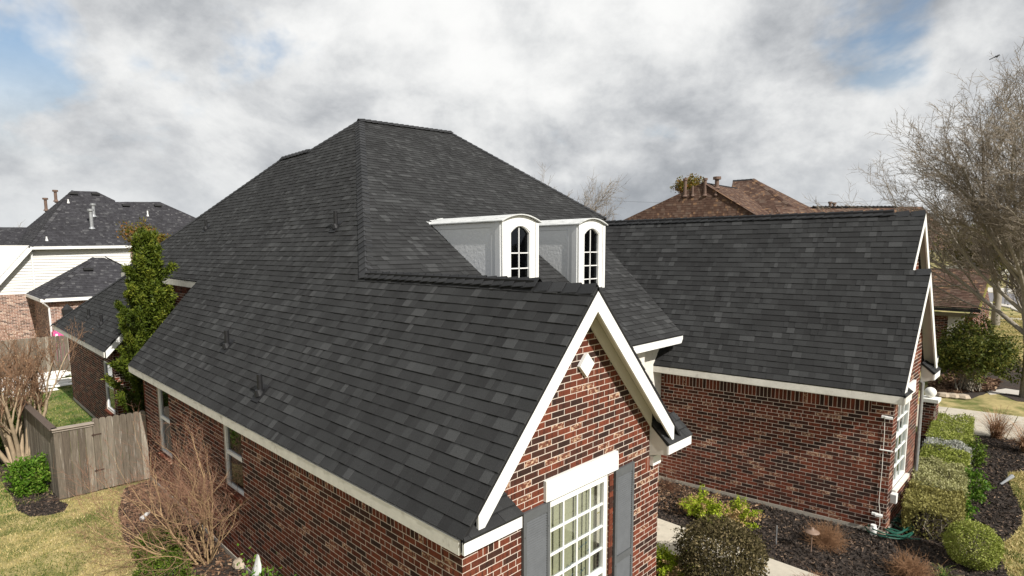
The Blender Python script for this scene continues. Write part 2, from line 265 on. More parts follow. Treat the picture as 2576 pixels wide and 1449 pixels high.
# ------------------------------------------------------------------ object helpers
WM = {}
def link(name, data, parent=None, Mw=None):
    o = bpy.data.objects.new(name, data); COL.objects.link(o)
    Mw = Mw or Matrix.Identity(4); WM[o.name] = Mw
    if parent is not None:
        o.parent = parent; o.matrix_parent_inverse = WM[parent.name].inverted()
    o.matrix_basis = Mw
    return o
def thing(name, label, cat, loc=(0, 0, 0), group=None):
    o = link(name, None, None, Matrix.Translation(Vector([float(c) for c in loc]))); o['label'] = label; o['category'] = cat
    if group: o['group'] = group
    return o
def tag(o, label, cat, group=None):
    o['label'] = label; o['category'] = cat
    if group: o['group'] = group
    return o
class MB:
    def __init__(s): s.v = []; s.f = []; s.t = []; s.vv = []
    def add(s, vs, fs, tint=.5, vv=None):
        b = len(s.v); s.v += [tuple(map(float, p)) for p in vs]
        for f in fs: s.f.append([b+i for i in f]); s.t.append(tint)
        s.vv += list(vv) if vv is not None else [0.]*len(vs)
    def prism(s, poly, off, tint=.5, vv=None, bottom=True):
        """poly: 3D points, off: vector from poly to its back face"""
        n = len(poly); P = [np.array(p, float) for p in poly]; Q = [p+np.array(off, float) for p in P]
        fs = [list(range(n))]+[[i, (i+1) % n, n+(i+1) % n, n+i][::-1] for i in range(n)]
        if bottom: fs.append([n+i for i in range(n)][::-1])
        s.add(P+Q, fs, tint, (list(vv)*2) if vv is not None else None)
    def box(s, c, h, ax=None, tint=.5):
        ax = ax or ((1, 0, 0), (0, 1, 0), (0, 0, 1)); A = [np.array(a, float)*k for a, k in zip(ax, h)]; c = np.array(c, float)
        vs = [c+A[0]*i+A[1]*j+A[2]*k for i in (-1, 1) for j in (-1, 1) for k in (-1, 1)]
        s.add(vs, [[0, 1, 3, 2], [4, 6, 7, 5], [0, 4, 5, 1], [2, 3, 7, 6], [0, 2, 6, 4], [1, 5, 7, 3]], tint)
    def beam(s, a, b, w, h, up=(0, 0, 1), tint=.5):
        a = np.array(a, float); b = np.array(b, float); d = b-a; L = np.linalg.norm(d); d /= L; u = np.array(up, float); u = u-d*(u@d); u /= np.linalg.norm(u); sd = np.cross(d, u)
        s.box((a+b)/2, (L/2, w/2, h/2), (d, sd, u), tint)
    def tube(s, pts, r, n=8, cap=True, tint=.5):
        pts = [np.array(p, float) for p in pts]; r = r if hasattr(r, '__len__') else [r]*len(pts); rings = []; u = None
        for i, p in enumerate(pts):
            d = pts[min(i+1, len(pts)-1)]-pts[max(i-1, 0)]; d = d/(np.linalg.norm(d)+1e-9)
            if u is None: u = np.cross(d, (0, 0, 1.) if abs(d[2]) < .9 else (1., 0, 0))
            u = u-d*(u@d); u /= np.linalg.norm(u)+1e-9; w = np.cross(d, u)
            rings.append([p+(u*math.cos(2*math.pi*k/n)+w*math.sin(2*math.pi*k/n))*r[i] for k in range(n)])
        vs = [q for R in rings for q in R]; fs = []
        for i in range(len(pts)-1):
            for k in range(n): fs.append([i*n+k, i*n+(k+1) % n, (i+1)*n+(k+1) % n, (i+1)*n+k])
        if cap: fs += [list(range(n))[::-1], [(len(pts)-1)*n+k for k in range(n)]]
        s.add(vs, fs, tint)
    def lathe(s, c, prof, n=20, tint=.5):
        vs = []; fs = []
        for r, z in prof: vs += [(c[0]+r*math.cos(2*math.pi*k/n), c[1]+r*math.sin(2*math.pi*k/n), c[2]+z) for k in range(n)]
        for i in range(len(prof)-1):
            for k in range(n): fs.append([i*n+k, i*n+(k+1) % n, (i+1)*n+(k+1) % n, (i+1)*n+k])
        fs += [list(range(n))[::-1], [(len(prof)-1)*n+k for k in range(n)]]
        s.add(vs, fs, tint)
    def mesh(s, name, m, smooth=False):
        me = bpy.data.meshes.new(name); me.from_pydata(s.v, [], s.f)
        a = me.attributes.new('tint', 'FLOAT', 'FACE'); a.data.foreach_set('value', np.array(s.t, np.float32))
        if any(s.vv):
            a = me.attributes.new('vv', 'FLOAT', 'POINT'); a.data.foreach_set('value', np.array(s.vv, np.float32))
        me.materials.append(m)
        if smooth: me.shade_smooth()
        return me
    def build(s, name, m, parent=None, smooth=False, kind=None, label=None):
        o = link(name, s.mesh(name, m, smooth), parent)
        if kind: o['kind'] = kind
        if label: o['label'] = label
        return o
def recentre(o):
    """put the origin of a parentless mesh at its base"""
    me = o.data; n = len(me.vertices); c = np.empty(n*3, np.float32); me.vertices.foreach_get('co', c); c = c.reshape(-1, 3)
    b = np.array([c[:, 0].mean(), c[:, 1].mean(), c[:, 2].min()], np.float32); me.vertices.foreach_set('co', (c-b).ravel())
    o.matrix_basis = Matrix.Translation(Vector([float(x) for x in b])); WM[o.name] = o.matrix_basis.copy()
    return o
def fmesh(name, V, Fc, tint, m):
    V = np.ascontiguousarray(V, np.float32); Fc = np.ascontiguousarray(Fc, np.int32); nf, k = Fc.shape
    me = bpy.data.meshes.new(name); me.vertices.add(len(V)); me.vertices.foreach_set('co', V.ravel())
    me.loops.add(nf*k); me.loops.foreach_set('vertex_index', Fc.ravel()); me.polygons.add(nf); me.polygons.foreach_set('loop_start', np.arange(0, nf*k, k, dtype=np.int32))
    me.update(calc_edges=True)
    a = me.attributes.new('tint', 'FLOAT', 'FACE'); a.data.foreach_set('value', np.asarray(tint, np.float32)); me.materials.append(m)
    return me

# ------------------------------------------------------------------ tiling: bricks and shingles as real pieces
def clip(poly, reg):
    """Sutherland-Hodgman, reg convex counter-clockwise"""
    out = poly
    for i in range(len(reg)):
        a, b = reg[i], reg[(i+1) % len(reg)]; ex, ey = b[0]-a[0], b[1]-a[1]; res = []
        for j in range(len(out)):
            p, q = out[j], out[(j+1) % len(out)]
            sp = ex*(p[1]-a[1])-ey*(p[0]-a[0]); sq = ex*(q[1]-a[1])-ey*(q[0]-a[0])
            if sp >= 0: res.append(p)
            if (sp >= 0) != (sq >= 0):
                k = sp/(sp-sq); res.append((p[0]+(q[0]-p[0])*k, p[1]+(q[1]-p[1])*k))
        out = res
        if len(out) < 3: return []
    return out
def area(p): return abs(sum(p[i][0]*p[(i+1) % len(p)][1]-p[(i+1) % len(p)][0]*p[i][1] for i in range(len(p))))/2
def ccw(p):
    a = sum(p[i][0]*p[(i+1) % len(p)][1]-p[(i+1) % len(p)][0]*p[i][1] for i in range(len(p)))
    return p if a > 0 else p[::-1]
def minus(polys, holes):
    for (x0, y0, x1, y1) in holes:
        res = []
        B = 99.
        for p in polys:
            for reg in ([(-B, -B), (x0, -B), (x0, B), (-B, B)], [(x1, -B), (B, -B), (B, B), (x1, B)], [(x0, -B), (x1, -B), (x1, y0), (x0, y0)], [(x0, y1), (x1, y1), (x1, B), (x0, B)]):
                c = clip(p, reg)
                if c and area(c) > 1e-6: res.append(c)
        polys = res
    return polys
CAND = {'brick': [], 'shingle': []}     # candidates to stand as objects of their own: (pixels, maker)
def pix_area(P):
    q = prj(P)
    if (q[:, 2] < .3).any() or q[:, 0].min() < 0 or q[:, 0].max() > 2576 or q[:, 1].min() < 0 or q[:, 1].max() > 1449: return 0.
    a = 0.5*sum(q[i][0]*q[(i+1) % len(q)][1]-q[(i+1) % len(q)][0]*q[i][1] for i in range(len(q)))
    return -a        # positive when it faces the camera
PM = {}
def piece_mesh(kind, L, H, m, tint, thick, tilt):
    key = (kind, round(L, 3), round(H, 3), m.name, round(tint, 2), round(thick, 4))
    if key not in PM:
        b = MB(); l, h = L/2, H/2
        top = [(-l, -h, thick+tilt), (l, -h, thick+tilt), (l, h, thick), (-l, h, thick)]
        bot = [(-l, -h, -.006), (l, -h, -.006), (l, h, -.006), (-l, h, -.006)]
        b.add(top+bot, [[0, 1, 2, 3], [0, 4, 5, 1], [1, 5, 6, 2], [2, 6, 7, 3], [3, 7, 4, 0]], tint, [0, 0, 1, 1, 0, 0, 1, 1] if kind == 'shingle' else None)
        PM[key] = b.mesh(kind, m)
    return PM[key]
class Tiler:
    def __init__(s, O, U, V, part, kind, m, names): 
        s.O = np.array(O, float); s.U = np.array(U, float)/np.linalg.norm(U); s.V = np.array(V, float)/np.linalg.norm(V); s.N = np.cross(s.U, s.V)
        s.part = part; s.kind = kind; s.m = m; s.tiles = []; s.names = names
    def W(s, u, v, w=0.): return s.O+s.U*u+s.V*v+s.N*w
    def uv(s, P): d = np.array(P, float)-s.O; return (float(d@s.U), float(d@s.V))
    def tile(s, rect, regs, holes, tint, thick, tilt, rank=True, hide=None):
        x0, y0, x1, y1 = rect; full = (x1-x0)*(y1-y0)
        for reg in regs:
            c = clip([(x0, y0), (x1, y0), (x1, y1), (x0, y1)], reg)
            if not c: continue
            ps = minus([c], holes) if holes else [c]
            for p in ps:
                A = area(p)
                if A < full*.02: continue
                cand = 0.
                if rank and A > full*.999:
                    cand = pix_area(np.array([s.W(*q) for q in p]))
                    if hide and any(h[0] < (x0+x1)/2 < h[2] and h[1] < (y0+y1)/2 < h[3] for h in hide): cand = 0.
                t = dict(p=p, tint=tint, thick=thick, tilt=tilt, y=(y0, y1), rect=rect, T=s, px=cand)
                s.tiles.append(t)
                if cand > 0: CAND[s.kind].append(t)
    def flush(s):
        b = MB(); sh = s.kind == 'shingle'
        for t in s.tiles:
            if t.get('single'): continue
            p = t['p']; y0, y1 = t['y']; n = len(p)
            vv = [(q[1]-y0)/(y1-y0) for q in p]
            top = [s.W(q[0], q[1], t['thick']+t['tilt']*(1-k)) for q, k in zip(p, vv)]; bot = [s.W(q[0], q[1], -.006) for q in p]
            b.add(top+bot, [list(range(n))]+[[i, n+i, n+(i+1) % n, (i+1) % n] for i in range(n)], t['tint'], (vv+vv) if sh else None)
        if b.v: b.build(s.names, s.m, s.part, kind='stuff')
TILERS = []
def singles(kind, count):
    c = sorted(CAND[kind], key=lambda t: -t['px'])[:count]
    for t in c:
        t['single'] = True; s = t['T']; x0, y0, x1, y1 = t['rect']; o = s.W((x0+x1)/2, (y0+y1)/2)
        me = piece_mesh(kind, x1-x0, y1-y0, s.m, t['tint'], t['thick'], t['tilt'])
        R = Matrix(((s.U[0], s.V[0], s.N[0], o[0]), (s.U[1], s.V[1], s.N[1], o[1]), (s.U[2], s.V[2], s.N[2], o[2]), (0, 0, 0, 1)))
        link(kind, me, s.part, R)
def frame_of(n, p0):
    """horizontal U, upslope V of a plane with upward normal n through p0"""
    n = np.array(n, float); n /= np.linalg.norm(n); V = np.array([0, 0, 1.])-n*n[2]; V /= np.linalg.norm(V); return np.cross(V, n), V, n
WIDTHS = (.07, .09, .11, .13, .15, .18, .24)
def shingles(house, name, p0, n, regions3d, expo=.1415, seed=0, m=None, rank=True, wscale=1., names='shingle_field', tq=10, lift=.009):
    m = m or M['shingle']; U, V, Nn = frame_of(n, p0); T = Tiler(p0, U, V, None, 'shingle', m, names)
    regs = [ccw([T.uv(q) for q in r]) for r in regions3d]
    v0 = min(q[1] for r in regs for q in r); v1 = max(q[1] for r in regs for q in r)
    u0 = min(q[0] for r in regs for q in r); u1 = max(q[0] for r in regs for q in r)
    r0 = math.floor(v0/expo+1e-6)
    for r in range(r0, math.ceil(v1/expo)):
        rg = random.Random(seed*7919+r); u = u0-rg.random()*.3; run = 0.
        prev = rg.random()
        while u < u1:
            w = rg.choice(WIDTHS)*wscale; x = rg.random(); hi = rg.random() < .55
            t = (.25+.6*x) if hi else .45*x
            if hi and rg.random() < .12: t = 1.
            t = t*.8+prev*.2 if not (hi and t == 1.) else 1.; prev = t; t = min(1, max(0, round(t*tq)/tq))
            T.tile((u, r*expo, u+w, (r+1)*expo), regs, None, t, .007 if hi else .002, lift, rank)
            u += w
    TILERS.append(T)
    b = MB()
    for r in regs: b.prism([T.W(q[0], q[1], -.004) for q in r], -T.N*.03)
    T.part = b.build(name, M['felt'], house)
    return T
CH, CL = .0775, .232        # brick course, brick length with joint
def bricks(house, name, O, U, regions, holes=(), seed=0, rank=True, ztop=None, z0=.1, soldier=None, header=None, m='brick', mortar='mortar', hide=None, depth=.10, names='brick_field', ch=CH, cl=CL):
    """O: corner at ground, U along the wall; regions in (u, z); soldier=[(u0,u1,z0,z1)], header=set of course numbers"""
    T = Tiler(O, U, (0, 0, 1), None, 'brick', M[m], names); J = ch*.14
    regs = [ccw(list(r)) for r in regions]; soldier = soldier or []; header = header or ()
    u0 = min(q[0] for r in regs for q in r); u1 = max(q[0] for r in regs for q in r); zm = max(q[1] for r in regs for q in r); zmin = min(q[1] for r in regs for q in r)
    def tint(rg):
        x = rg.random()
        if x < .36: return round(rg.choice((0., .1, .2, .3)), 2)
        if x < .90: return round(rg.choice((.42, .5, .58, .66, .7)), 2)
        return round(rg.choice((.85, .95, 1.)), 2)
    for k in range(max(0, int((zmin-z0)/ch)-1), int((zm-z0)/ch)+2):
        rg = random.Random(seed*31337+k); z = z0+k*ch; hl = cl/2 if k in header else cl
        u = u0-(k % 2)*cl/2-(.0 if k not in header else .03)
        sol = [s for s in soldier if s[2]-1e-6 <= z < s[3]-1e-6]
        while u < u1:
            a, b_ = u+J/2, u+hl-J/2; jz = rg.uniform(-.0012, .0012)
            T.tile((a, z+J/2, b_, z+ch-J/2), regs, list(holes)+[(s[0], s[2], s[1], s[3]) for s in sol], tint(rg) if k not in header else .6, .0022+jz, 0., rank, hide)
            u += hl
    for (a0, a1, s0, s1) in soldier:
        rg = random.Random(seed+91); u = a0; w = ch
        while u < a1-.02:
            e_ = min(u+w, a1)
            T.tile((u+J/2, s0+J/2, e_-J/2, s1-J/2), regs, holes, tint(rg), .0022, 0., rank, hide); u += w
    TILERS.append(T)
    b = MB()
    for r in regs:
        for p in minus([r], holes) if holes else [r]: b.prism([T.W(*q, 0.) for q in p], -T.N*depth)
    T.part = b.build(name, M[mortar], house)
    return T
def cap_line(parent, p0, p1, n1, n2, expo=.2, wid=.15, lift=.042, m=None, seed=0, raise_=.0, name='ridge_shingle', jit=.0):
    """overlapping cap shingles from p0 up/along to p1, folded over the planes with normals n1 and n2"""
    m = m or M['ridge']; p0 = np.array(p0, float); p1 = np.array(p1, float); d = p1-p0; L = np.linalg.norm(d); d /= L
    sides = []
    for n in (n1, n2):
        n = np.array(n, float); n /= np.linalg.norm(n); s = np.cross(d, n); s = s-d*(s@d); s /= np.linalg.norm(s); sides.append((s, n))
    s1 = sides[0][0]; s2 = -sides[1][0]
    if s1[2] > 0: s1 = -s1
    if s2[2] > 0: s2 = -s2
    if s1@s2 > .98: s2 = -s1
    up = -(s1+s2); up = up/np.linalg.norm(up)
    key = ('cap', tuple(np.round(np.r_[s1, s2, up], 3)), expo, wid, lift); kt = random.Random(seed)
    meshes = []
    for t in range(4):
        k2 = key+(t, m.name)
        if k2 not in PM:
            b = MB(); th = .009; e_ = expo*1.25
            A = [s1*wid+up*lift, up*lift, s2*wid+up*lift]; Bk = [d*e_+s1*wid+up*.021, d*e_+up*.021, d*e_+s2*wid+up*.021]
            top = A+Bk; bot = [q-up*th for q in A]+[q-up*th for q in Bk]
            b.add(top+bot, [[0, 1, 4, 3], [1, 2, 5, 4], [0, 6, 7, 1], [1, 7, 8, 2], [0, 3, 9, 6], [2, 8, 11, 5], [6, 9, 10, 7], [7, 10, 11, 8]], t/3., [0, 0, 0, 1, 1, 1]*2)
            PM[k2] = b.mesh('ridge_shingle', m)
        meshes.append(PM[k2])
    n = int(L/expo); 
    for i in range(n):
        q = p0+d*(i*L/n)+up*raise_+np.array([kt.uniform(-1, 1), kt.uniform(-1, 1), kt.uniform(-.5, .5)])*jit
        link(name, meshes[kt.randrange(4)], parent, Matrix.Translation(Vector([float(x) for x in q])))

# ------------------------------------------------------------------ the brick house
SL = 1.0842; SF = .655; HE = 2.9; BW = 2.1123; YH = 4.8773; ZR = HE+SL*BW
def PL(X, Y): return (X, Y, HE+SL*X)
def PF(X, Y): return (X, Y, ZR+SF*(Y-YH))
nL, nRS, nF = (-SL, 0, 1), (SL, 0, 1), (0, -SF, 1)
X_, mY = np.array([1., 0, 0]), np.array([0, -1., 0])
PV = np.array([.99313, .11719, 0]); DV = np.array([-.11719, .99313, 0]); SR = 1.3251; HR = 2.9065    # outward and run directions of the wing wall
def RQ(p, q, z=None): return np.array([8.9809+p-.118*q, q, HR+SR*p if z is None else z])
nR = (-SR, -.118*SR, 1.); nRb = (SR, .118*SR, 1.)
QN, QM, WN, WM_, PN, PM_ = -1.77, -1.47, -1.56, -1.31, 1.70, 2.61    # nested and main rake planes and walls, apex positions
house = thing('brick_house', 'red brick house with steep charcoal shingle roof and two white arched dormers', 'house', (0, 5, 0))
E1, E2, PH = PF(5.95, 11.2), PF(9.63, 11.47), PF(12.25, 7.0)
# roof slopes
shingles(house, 'roof_slope', (0, 0, HE), nL, [[PL(0, 0), PL(BW, 0), PL(BW, 12.66), PL(1.78, 12.64), PL(0, 12.29)],
    [PL(BW, YH), PL(5.95, 11.2), PL(5.27, 12.9), PL(BW, 12.9)], [PL(BW, 12.9), PL(5.27, 12.9), PL(5.23, 14.74), PL(BW, 20.5)],
    [PL(1.78, 12.64), PL(BW, 12.66), PL(BW, 20.5), PL(1.84, 21.02)]], seed=1)
shingles(house, 'roof_slope', PF(3.54, 2.52), nF, [[PF(BW, YH), PF(3.54, 2.52), PF(8.95, 2.52), PF(10.84, 6.77), E2, E1], [PF(10.84, 6.77), PH, E2]], seed=2)
def PRS(X, Y): return (X, Y, ZR-SL*(X-BW))
shingles(house, 'roof_slope', PRS(4.22, 0), nRS, [[PRS(BW, 0), PRS(4.30, 0), PRS(4.30, 2.0), PRS(3.54, 2.52), PRS(BW, YH)]], seed=3, rank=False)
shingles(house, 'roof_slope', RQ(0, 0), nR, [[RQ(0, QM), RQ(PM_, QM), RQ(PM_, 6.9), RQ(2.3, 6.9), RQ(0, 3.1)], [RQ(0, QN), RQ(PN, QN), RQ(PN, QM), RQ(0, QM)]], seed=4)
b = MB()   # rear slopes closing the roof
b.add([E1, E2, (12.3, 16, 5.2), (5.23, 14.74, 8.57), (5.27, 12.9, 8.61)], [[0, 1, 2, 3, 4]]); b.add([E2, PH, (12.3, 16, 5.2)], [[0, 1, 2]])
b.prism([RQ(PM_, QM), RQ(2*PM_, QM, HR), RQ(2*PM_, 6.9, HR), RQ(PM_, 6.9)], (0, 0, -.03)); b.prism([RQ(PN, QN), RQ(2*PN, QN, HR), RQ(2*PN, WM_, HR), RQ(PN, WM_)], (0, 0, -.03))
b.add([(5.23, 14.74, 8.57), (12.3, 16, 5.2), (12.3, 21, 4.8), (1.84, 21.02, 4.9)], [[0, 1, 2, 3]])
b.build('rear_slope', M['shingle'], house)
# kitchen wing roof (same pitch) behind the yew
def PK(X, Y): return (X, Y, 2.9+SL*X)
shingles(house, 'roof_slope', (0, 14.9, HE), nL, [[PK(0, 14.95), PK(1.35, 14.95), PK(1.9, 19.6), PK(0, 23.4)]], seed=5)
cap_line(house, PK(0, 23.4), PK(1.9, 19.6), nL, (-.35, 1, .9), seed=31)
# caps: hips, ridges
def cap(p0, p1, n1, n2, **k): cap_line(house, p0, p1, n1, n2, **k)
cap(PL(BW, YH+.05), E1, nL, nF, seed=1, wid=.15)
cap(PH, E2, nF, (1, .5, 1.2), seed=2)
cap(E2, E1, nF, (0, 1, 1), seed=3, lift=.045, raise_=.04)
cap(PL(5.27, 12.95), E1, nL, (1, 1, 1.2), seed=4)
cap(PL(5.23, 14.74), PL(5.27, 12.95), nL, (1, 0, 1), seed=5, lift=.045, raise_=.04)
cap(PL(1.84, 21.0), PL(5.23, 14.74), nL, (.3, 1, 1), seed=6)
cap(PL(BW, .9), PL(BW, YH+.1), nL, nRS, seed=7, lift=.045, raise_=.04, jit=.004, expo=.19)
cap(PL(BW, .02), PL(BW, .92), nL, nRS, seed=8, lift=.042, expo=.19)
cap(RQ(PM_, -.9), RQ(PM_, 6.5), nR, nRb, seed=9, lift=.045, raise_=.04, jit=.004, expo=.19)
cap(RQ(PM_, QM+.02), RQ(PM_, -.9), nR, nRb, seed=10, expo=.19)
cap(RQ(PN, QN+.01), RQ(PN, QM), nR, nRb, seed=11, expo=.19)
b = MB()   # ridge vents under the caps
for q0, q1 in ((PL(BW, .95), PL(BW, YH)), (RQ(PM_, -.9), RQ(PM_, 6.4)), (E1, E2)):
    b = MB(); b.beam(np.array(q0)+(0, 0, .0), np.array(q1)+(0, 0, .0), .11, .09); b.build('ridge_vent', M['felt'], house)

# walls
ST = CH*33+.1
def zg(X, off=.16): return min(HE+SL*X, ZR-SL*(X-BW))-off
WINX0, WINX1, WINZ0, WINZ1 = 1.57, 2.80, .35, 2.66
win_hole = (WINX0, WINZ0, WINX1, 2.71)
bricks(house, 'gable_wall', (0, .29, 0), (1, 0, 0), [[(.2402, .1), (4.08, .1), (4.08, zg(4.08)), (BW, zg(BW)), (.2402, zg(.24))]], holes=[win_hole, (1.50, 2.71, 2.93, 2.97)], seed=1,
       soldier=[(.45, .78, ST-3*CH, ST), (3.7, 3.96, ST-3*CH, ST)], header=(26,), hide=[(1.11, 0, 1.57, 2.7), (2.9, 0, 3.36, 2.7)])
lw = lambda Y: 12.1-Y
HL = [(lw(6.85), 1.38, lw(6.02), 2.66), (lw(10.95), 1.0, lw(10.1), 2.66)]
bricks(house, 'side_wall', (.24, 12.1, 0), (0, -1, 0), [[(0, .1), (lw(.2925), .1), (lw(.2925), 2.72), (0, 2.72)]], holes=HL, seed=2, soldier=[(0, lw(.62), ST-3*CH, ST)], header=(26,))
WL = (3.1-WN)/.99313-.0025
bricks(house, 'wing_wall', RQ(.38, 3.1, 0), -DV, [[(0, .1), (WL, .1), (WL, 2.75), (0, 2.75)]], seed=3, soldier=[(.1, WL-.36, ST-3*CH, ST)], header=(26,))
def zn(p): return min(HR+SR*p, HR+SR*(2*PN-p))-.16
def zm_(p): return min(HR+SR*p, HR+SR*(2*PM_-p))-.16
W2 = (.74, .85, 1.90, 2.60)
bricks(house, 'gable_wall', RQ(0, WN, 0), X_, [[(.3802, .1), (2.70, .1), (2.70, zn(2.70)), (PN, zn(PN)), (.3802, zn(.38))]], holes=[W2, (.66, 2.60, 2.08, 2.86)], seed=4, soldier=[(.5, .8, ST-3*CH, ST)], header=(26,), rank=False)
bricks(house, 'gable_wall', RQ(0, WM_, 0), X_, [[(2.2, .1), (3.2, .1), (3.2, zm_(3.2)), (PM_, zm_(PM_)), (2.2, zm_(2.2))], [(1.2, 3.4), (2.2, 3.4), (2.2, zm_(2.2)), (1.2, zm_(1.2))]], seed=5, header=(26,), rank=False)
bricks(house, 'kitchen_wall', (.4, 23.2, 0), (0, -1, 0), [[(0, .1), (7.2975, .1), (7.2975, 2.72), (0, 2.72)]], holes=[(23.2-17.35, .75, 23.2-16.2, 2.3)], seed=6, soldier=[(0, 7.1, ST-3*CH, ST)], rank=False)
bricks(house, 'kitchen_wall', (0, 15.9, 0), (1, 0, 0), [[(.4002, .1), (2.1, .1), (2.1, 4.2), (1.35, 4.2), (.4002, 3.15)]], seed=7, rank=False)
bricks(house, 'rear_wall', (2.13, 20.6, 0), (0, -1, 0), [[(0, .1), (8.5, .1), (8.5, 4.85), (0, 4.85)]], seed=8, soldier=[(0, 8.5, 4.4, 4.4+3*CH)], rank=False)
bricks(house, 'rear_wall', (0, 12.1, 0), (-1, 0, 0), [[(-2.13, .1), (-.24, .1), (-.24, 2.8), (-2.13, 4.6)]], seed=9, rank=False)
# foundation
for bx in (((.24+1.92, .29+.05, .048), (1.93, .06, .05)), ((.29, 6.2, .048), (.065, 5.85, .05)), ((.45, 19.55, .048), (.065, 3.58, .05)), ((1.2, 15.96, .048), (.85, .07, .05))):
    b = MB(); b.box(*bx); b.build('foundation', M['foundation'], house)
b = MB(); b.beam(RQ(.43, 3.1, .048), RQ(.43, WN+.01, .048), .12, .10); b.build('foundation', M['foundation'], house)
b = MB(); b.beam(RQ(.50, WN+.04, .048), RQ(2.7, WN+.04, .048), .12, .10); b.build('foundation', M['foundation'], house)
# main house front wall under the eave, tan panel and white corner boards
b = MB(); b.box((6.7, 3.15, 1.8), (2.7, .08, 1.85)); b.build('porch_wall', M['trim'], house)
b = MB(); b.prism([(7.42, 2.78, 3.56), (7.75, 2.78, 3.56), (7.75, 2.78, 2.95), (7.66, 2.78, 2.78), (7.66, 2.78, 1.0), (7.42, 2.78, 1.0)], (0, .34, 0)); b.build('corner_post', M['trim'], house)
b = MB(); b.box((6.5, 2.80, 3.46), (2.2, .02, .09)); b.build('frieze_board', M['trim'], house)

# eaves: fascia, soffit, frieze
b = MB(); b.beam((.012, .06, 2.80), (.012, 12.3, 2.80), .026, .15); b.build('fascia_board', M['trim'], house)
b = MB(); b.box((.13, 6.2, 2.735), (.11, 6.1, .008)); b.build('soffit', M['soffit'], house)
b = MB(); b.beam(RQ(.012, QN+.01, 2.815), RQ(.012, 3.12, 2.815), .03, .14); b.build('fascia_board', M['trim'], house)
b = MB(); b.beam(RQ(.35, WN-.01, 2.72), RQ(.35, 3.1, 2.72), .03, .12); b.build('frieze_board', M['trim'], house)
b = MB(); b.beam(RQ(.2, WN-.02, 2.775), RQ(.2, 3.1, 2.775), .33, .012); b.build('soffit', M['soffit'], house)
b = MB(); b.beam((3.6, 2.535, 3.535), (8.9, 2.535, 3.535), .03, .16, (0, 0, 1)); b.build('fascia_board', M['white'], house)
b = MB(); b.prism([(8.9, 2.52, 3.60), (8.96, 2.52, 3.62), (8.96, 2.52, 3.55), (8.9, 2.52, 3.46)], (0, .04, 0)); b.build('fascia_tail', M['white'], house)
b = MB(); b.box((6.3, 2.68, 3.46), (2.6, .125, .008)); b.build('soffit', M['soffit'], house)
b = MB(); b.beam((.012, 14.95, 2.80), (.012, 23.35, 2.80), .026, .15); b.build('fascia_board', M['trim'], house)
b = MB(); b.beam((1.80, 12.7, 4.72), (1.82, 20.9, 4.78), .03, .17); b.box((1.95, 16.7, 4.70), (.13, 4.0, .01)); b.build('fascia_board', M['trim'], house)
def rake(Yp, xs, slope_z, hv, dirv=None, th=.03, name='rake_board', m='white', org=None, U=None, N_=None):
    """mitred rake boards; xs=[left end, apex, right end], slope_z(x) gives the roof surface; plane frame org + U x, facing N_"""
    for a, c in ((xs[0], xs[1]), (xs[1], xs[2])):
        if a == c: continue
        P = [(a, slope_z(a)-.035), (c, slope_z(c)-.035), (c, slope_z(c)-.035-hv), (a, slope_z(a)-.035-hv)]
        b = MB(); b.prism([org+U*x+np.array([0, 0, z]) for x, z in P][::-1], -np.array(N_)*th); b.build(name, M[m], house)
fz = lambda x: min(HE+SL*x, ZR-SL*(x-BW))
rake(0, (.205, BW, 3.975), fz, .25, org=np.array([0, .0, 0.]), U=X_, N_=mY)
rake(0, (.30, BW, 3.80), lambda x: fz(x)-.03, .20, org=np.array([0, .255, 0.]), U=X_, N_=mY, name='frieze_board', m='soffit')
fn = lambda p: min(HR+SR*p, HR+SR*(2*PN-p)); fm = lambda p: min(HR+SR*p, HR+SR*(2*PM_-p)); ON, OM = RQ(0, QN, 0), RQ(0, QM-.002, 0)
rake(0, (.06, PN, 3.34), fn, .25, org=ON, U=X_, N_=mY)
rake(0, (1.72, PM_, 5.14), fm, .25, org=OM, U=X_, N_=mY)
rake(0, (0.05, 1.35, 1.35), lambda x: HE+SL*x, .22, org=np.array([0, 14.95, 0.]), U=X_, N_=mY)
# sloped soffits under the rakes
b = MB()
SOF = ((.3, BW, fz, np.array([0, .03, 0.]), X_, mY, .22), (BW, 3.95, fz, np.array([0, .03, 0.]), X_, mY, .22),
                              (.3, PN, fn, ON+(0, .03, 0), X_, mY, WN-QN-.03), (PN, 3.25, fn, ON+(0, .03, 0), X_, mY, WM_-QN-.03), (1.75, PM_, fm, OM+(0, .03, 0), X_, mY, WM_-QM-.03), (PM_, 5.0, fm, OM+(0, .03, 0), X_, mY, WM_-QM-.03),
                              (.1, 1.33, lambda x: HE+SL*x, np.array([0, 14.98, 0.]), X_, mY, .9))
for s0, s1, f, o, u, n, d in SOF:
    b = MB(); q = [o+u*s0+np.array([0, 0, f(s0)-.055]), o+u*s1+np.array([0, 0, f(s1)-.055])]
    b.prism([q[0], q[1], q[1]-n*d, q[0]-n*d], (0, 0, -.012)); b.build('rake_soffit', M['soffit'], house)
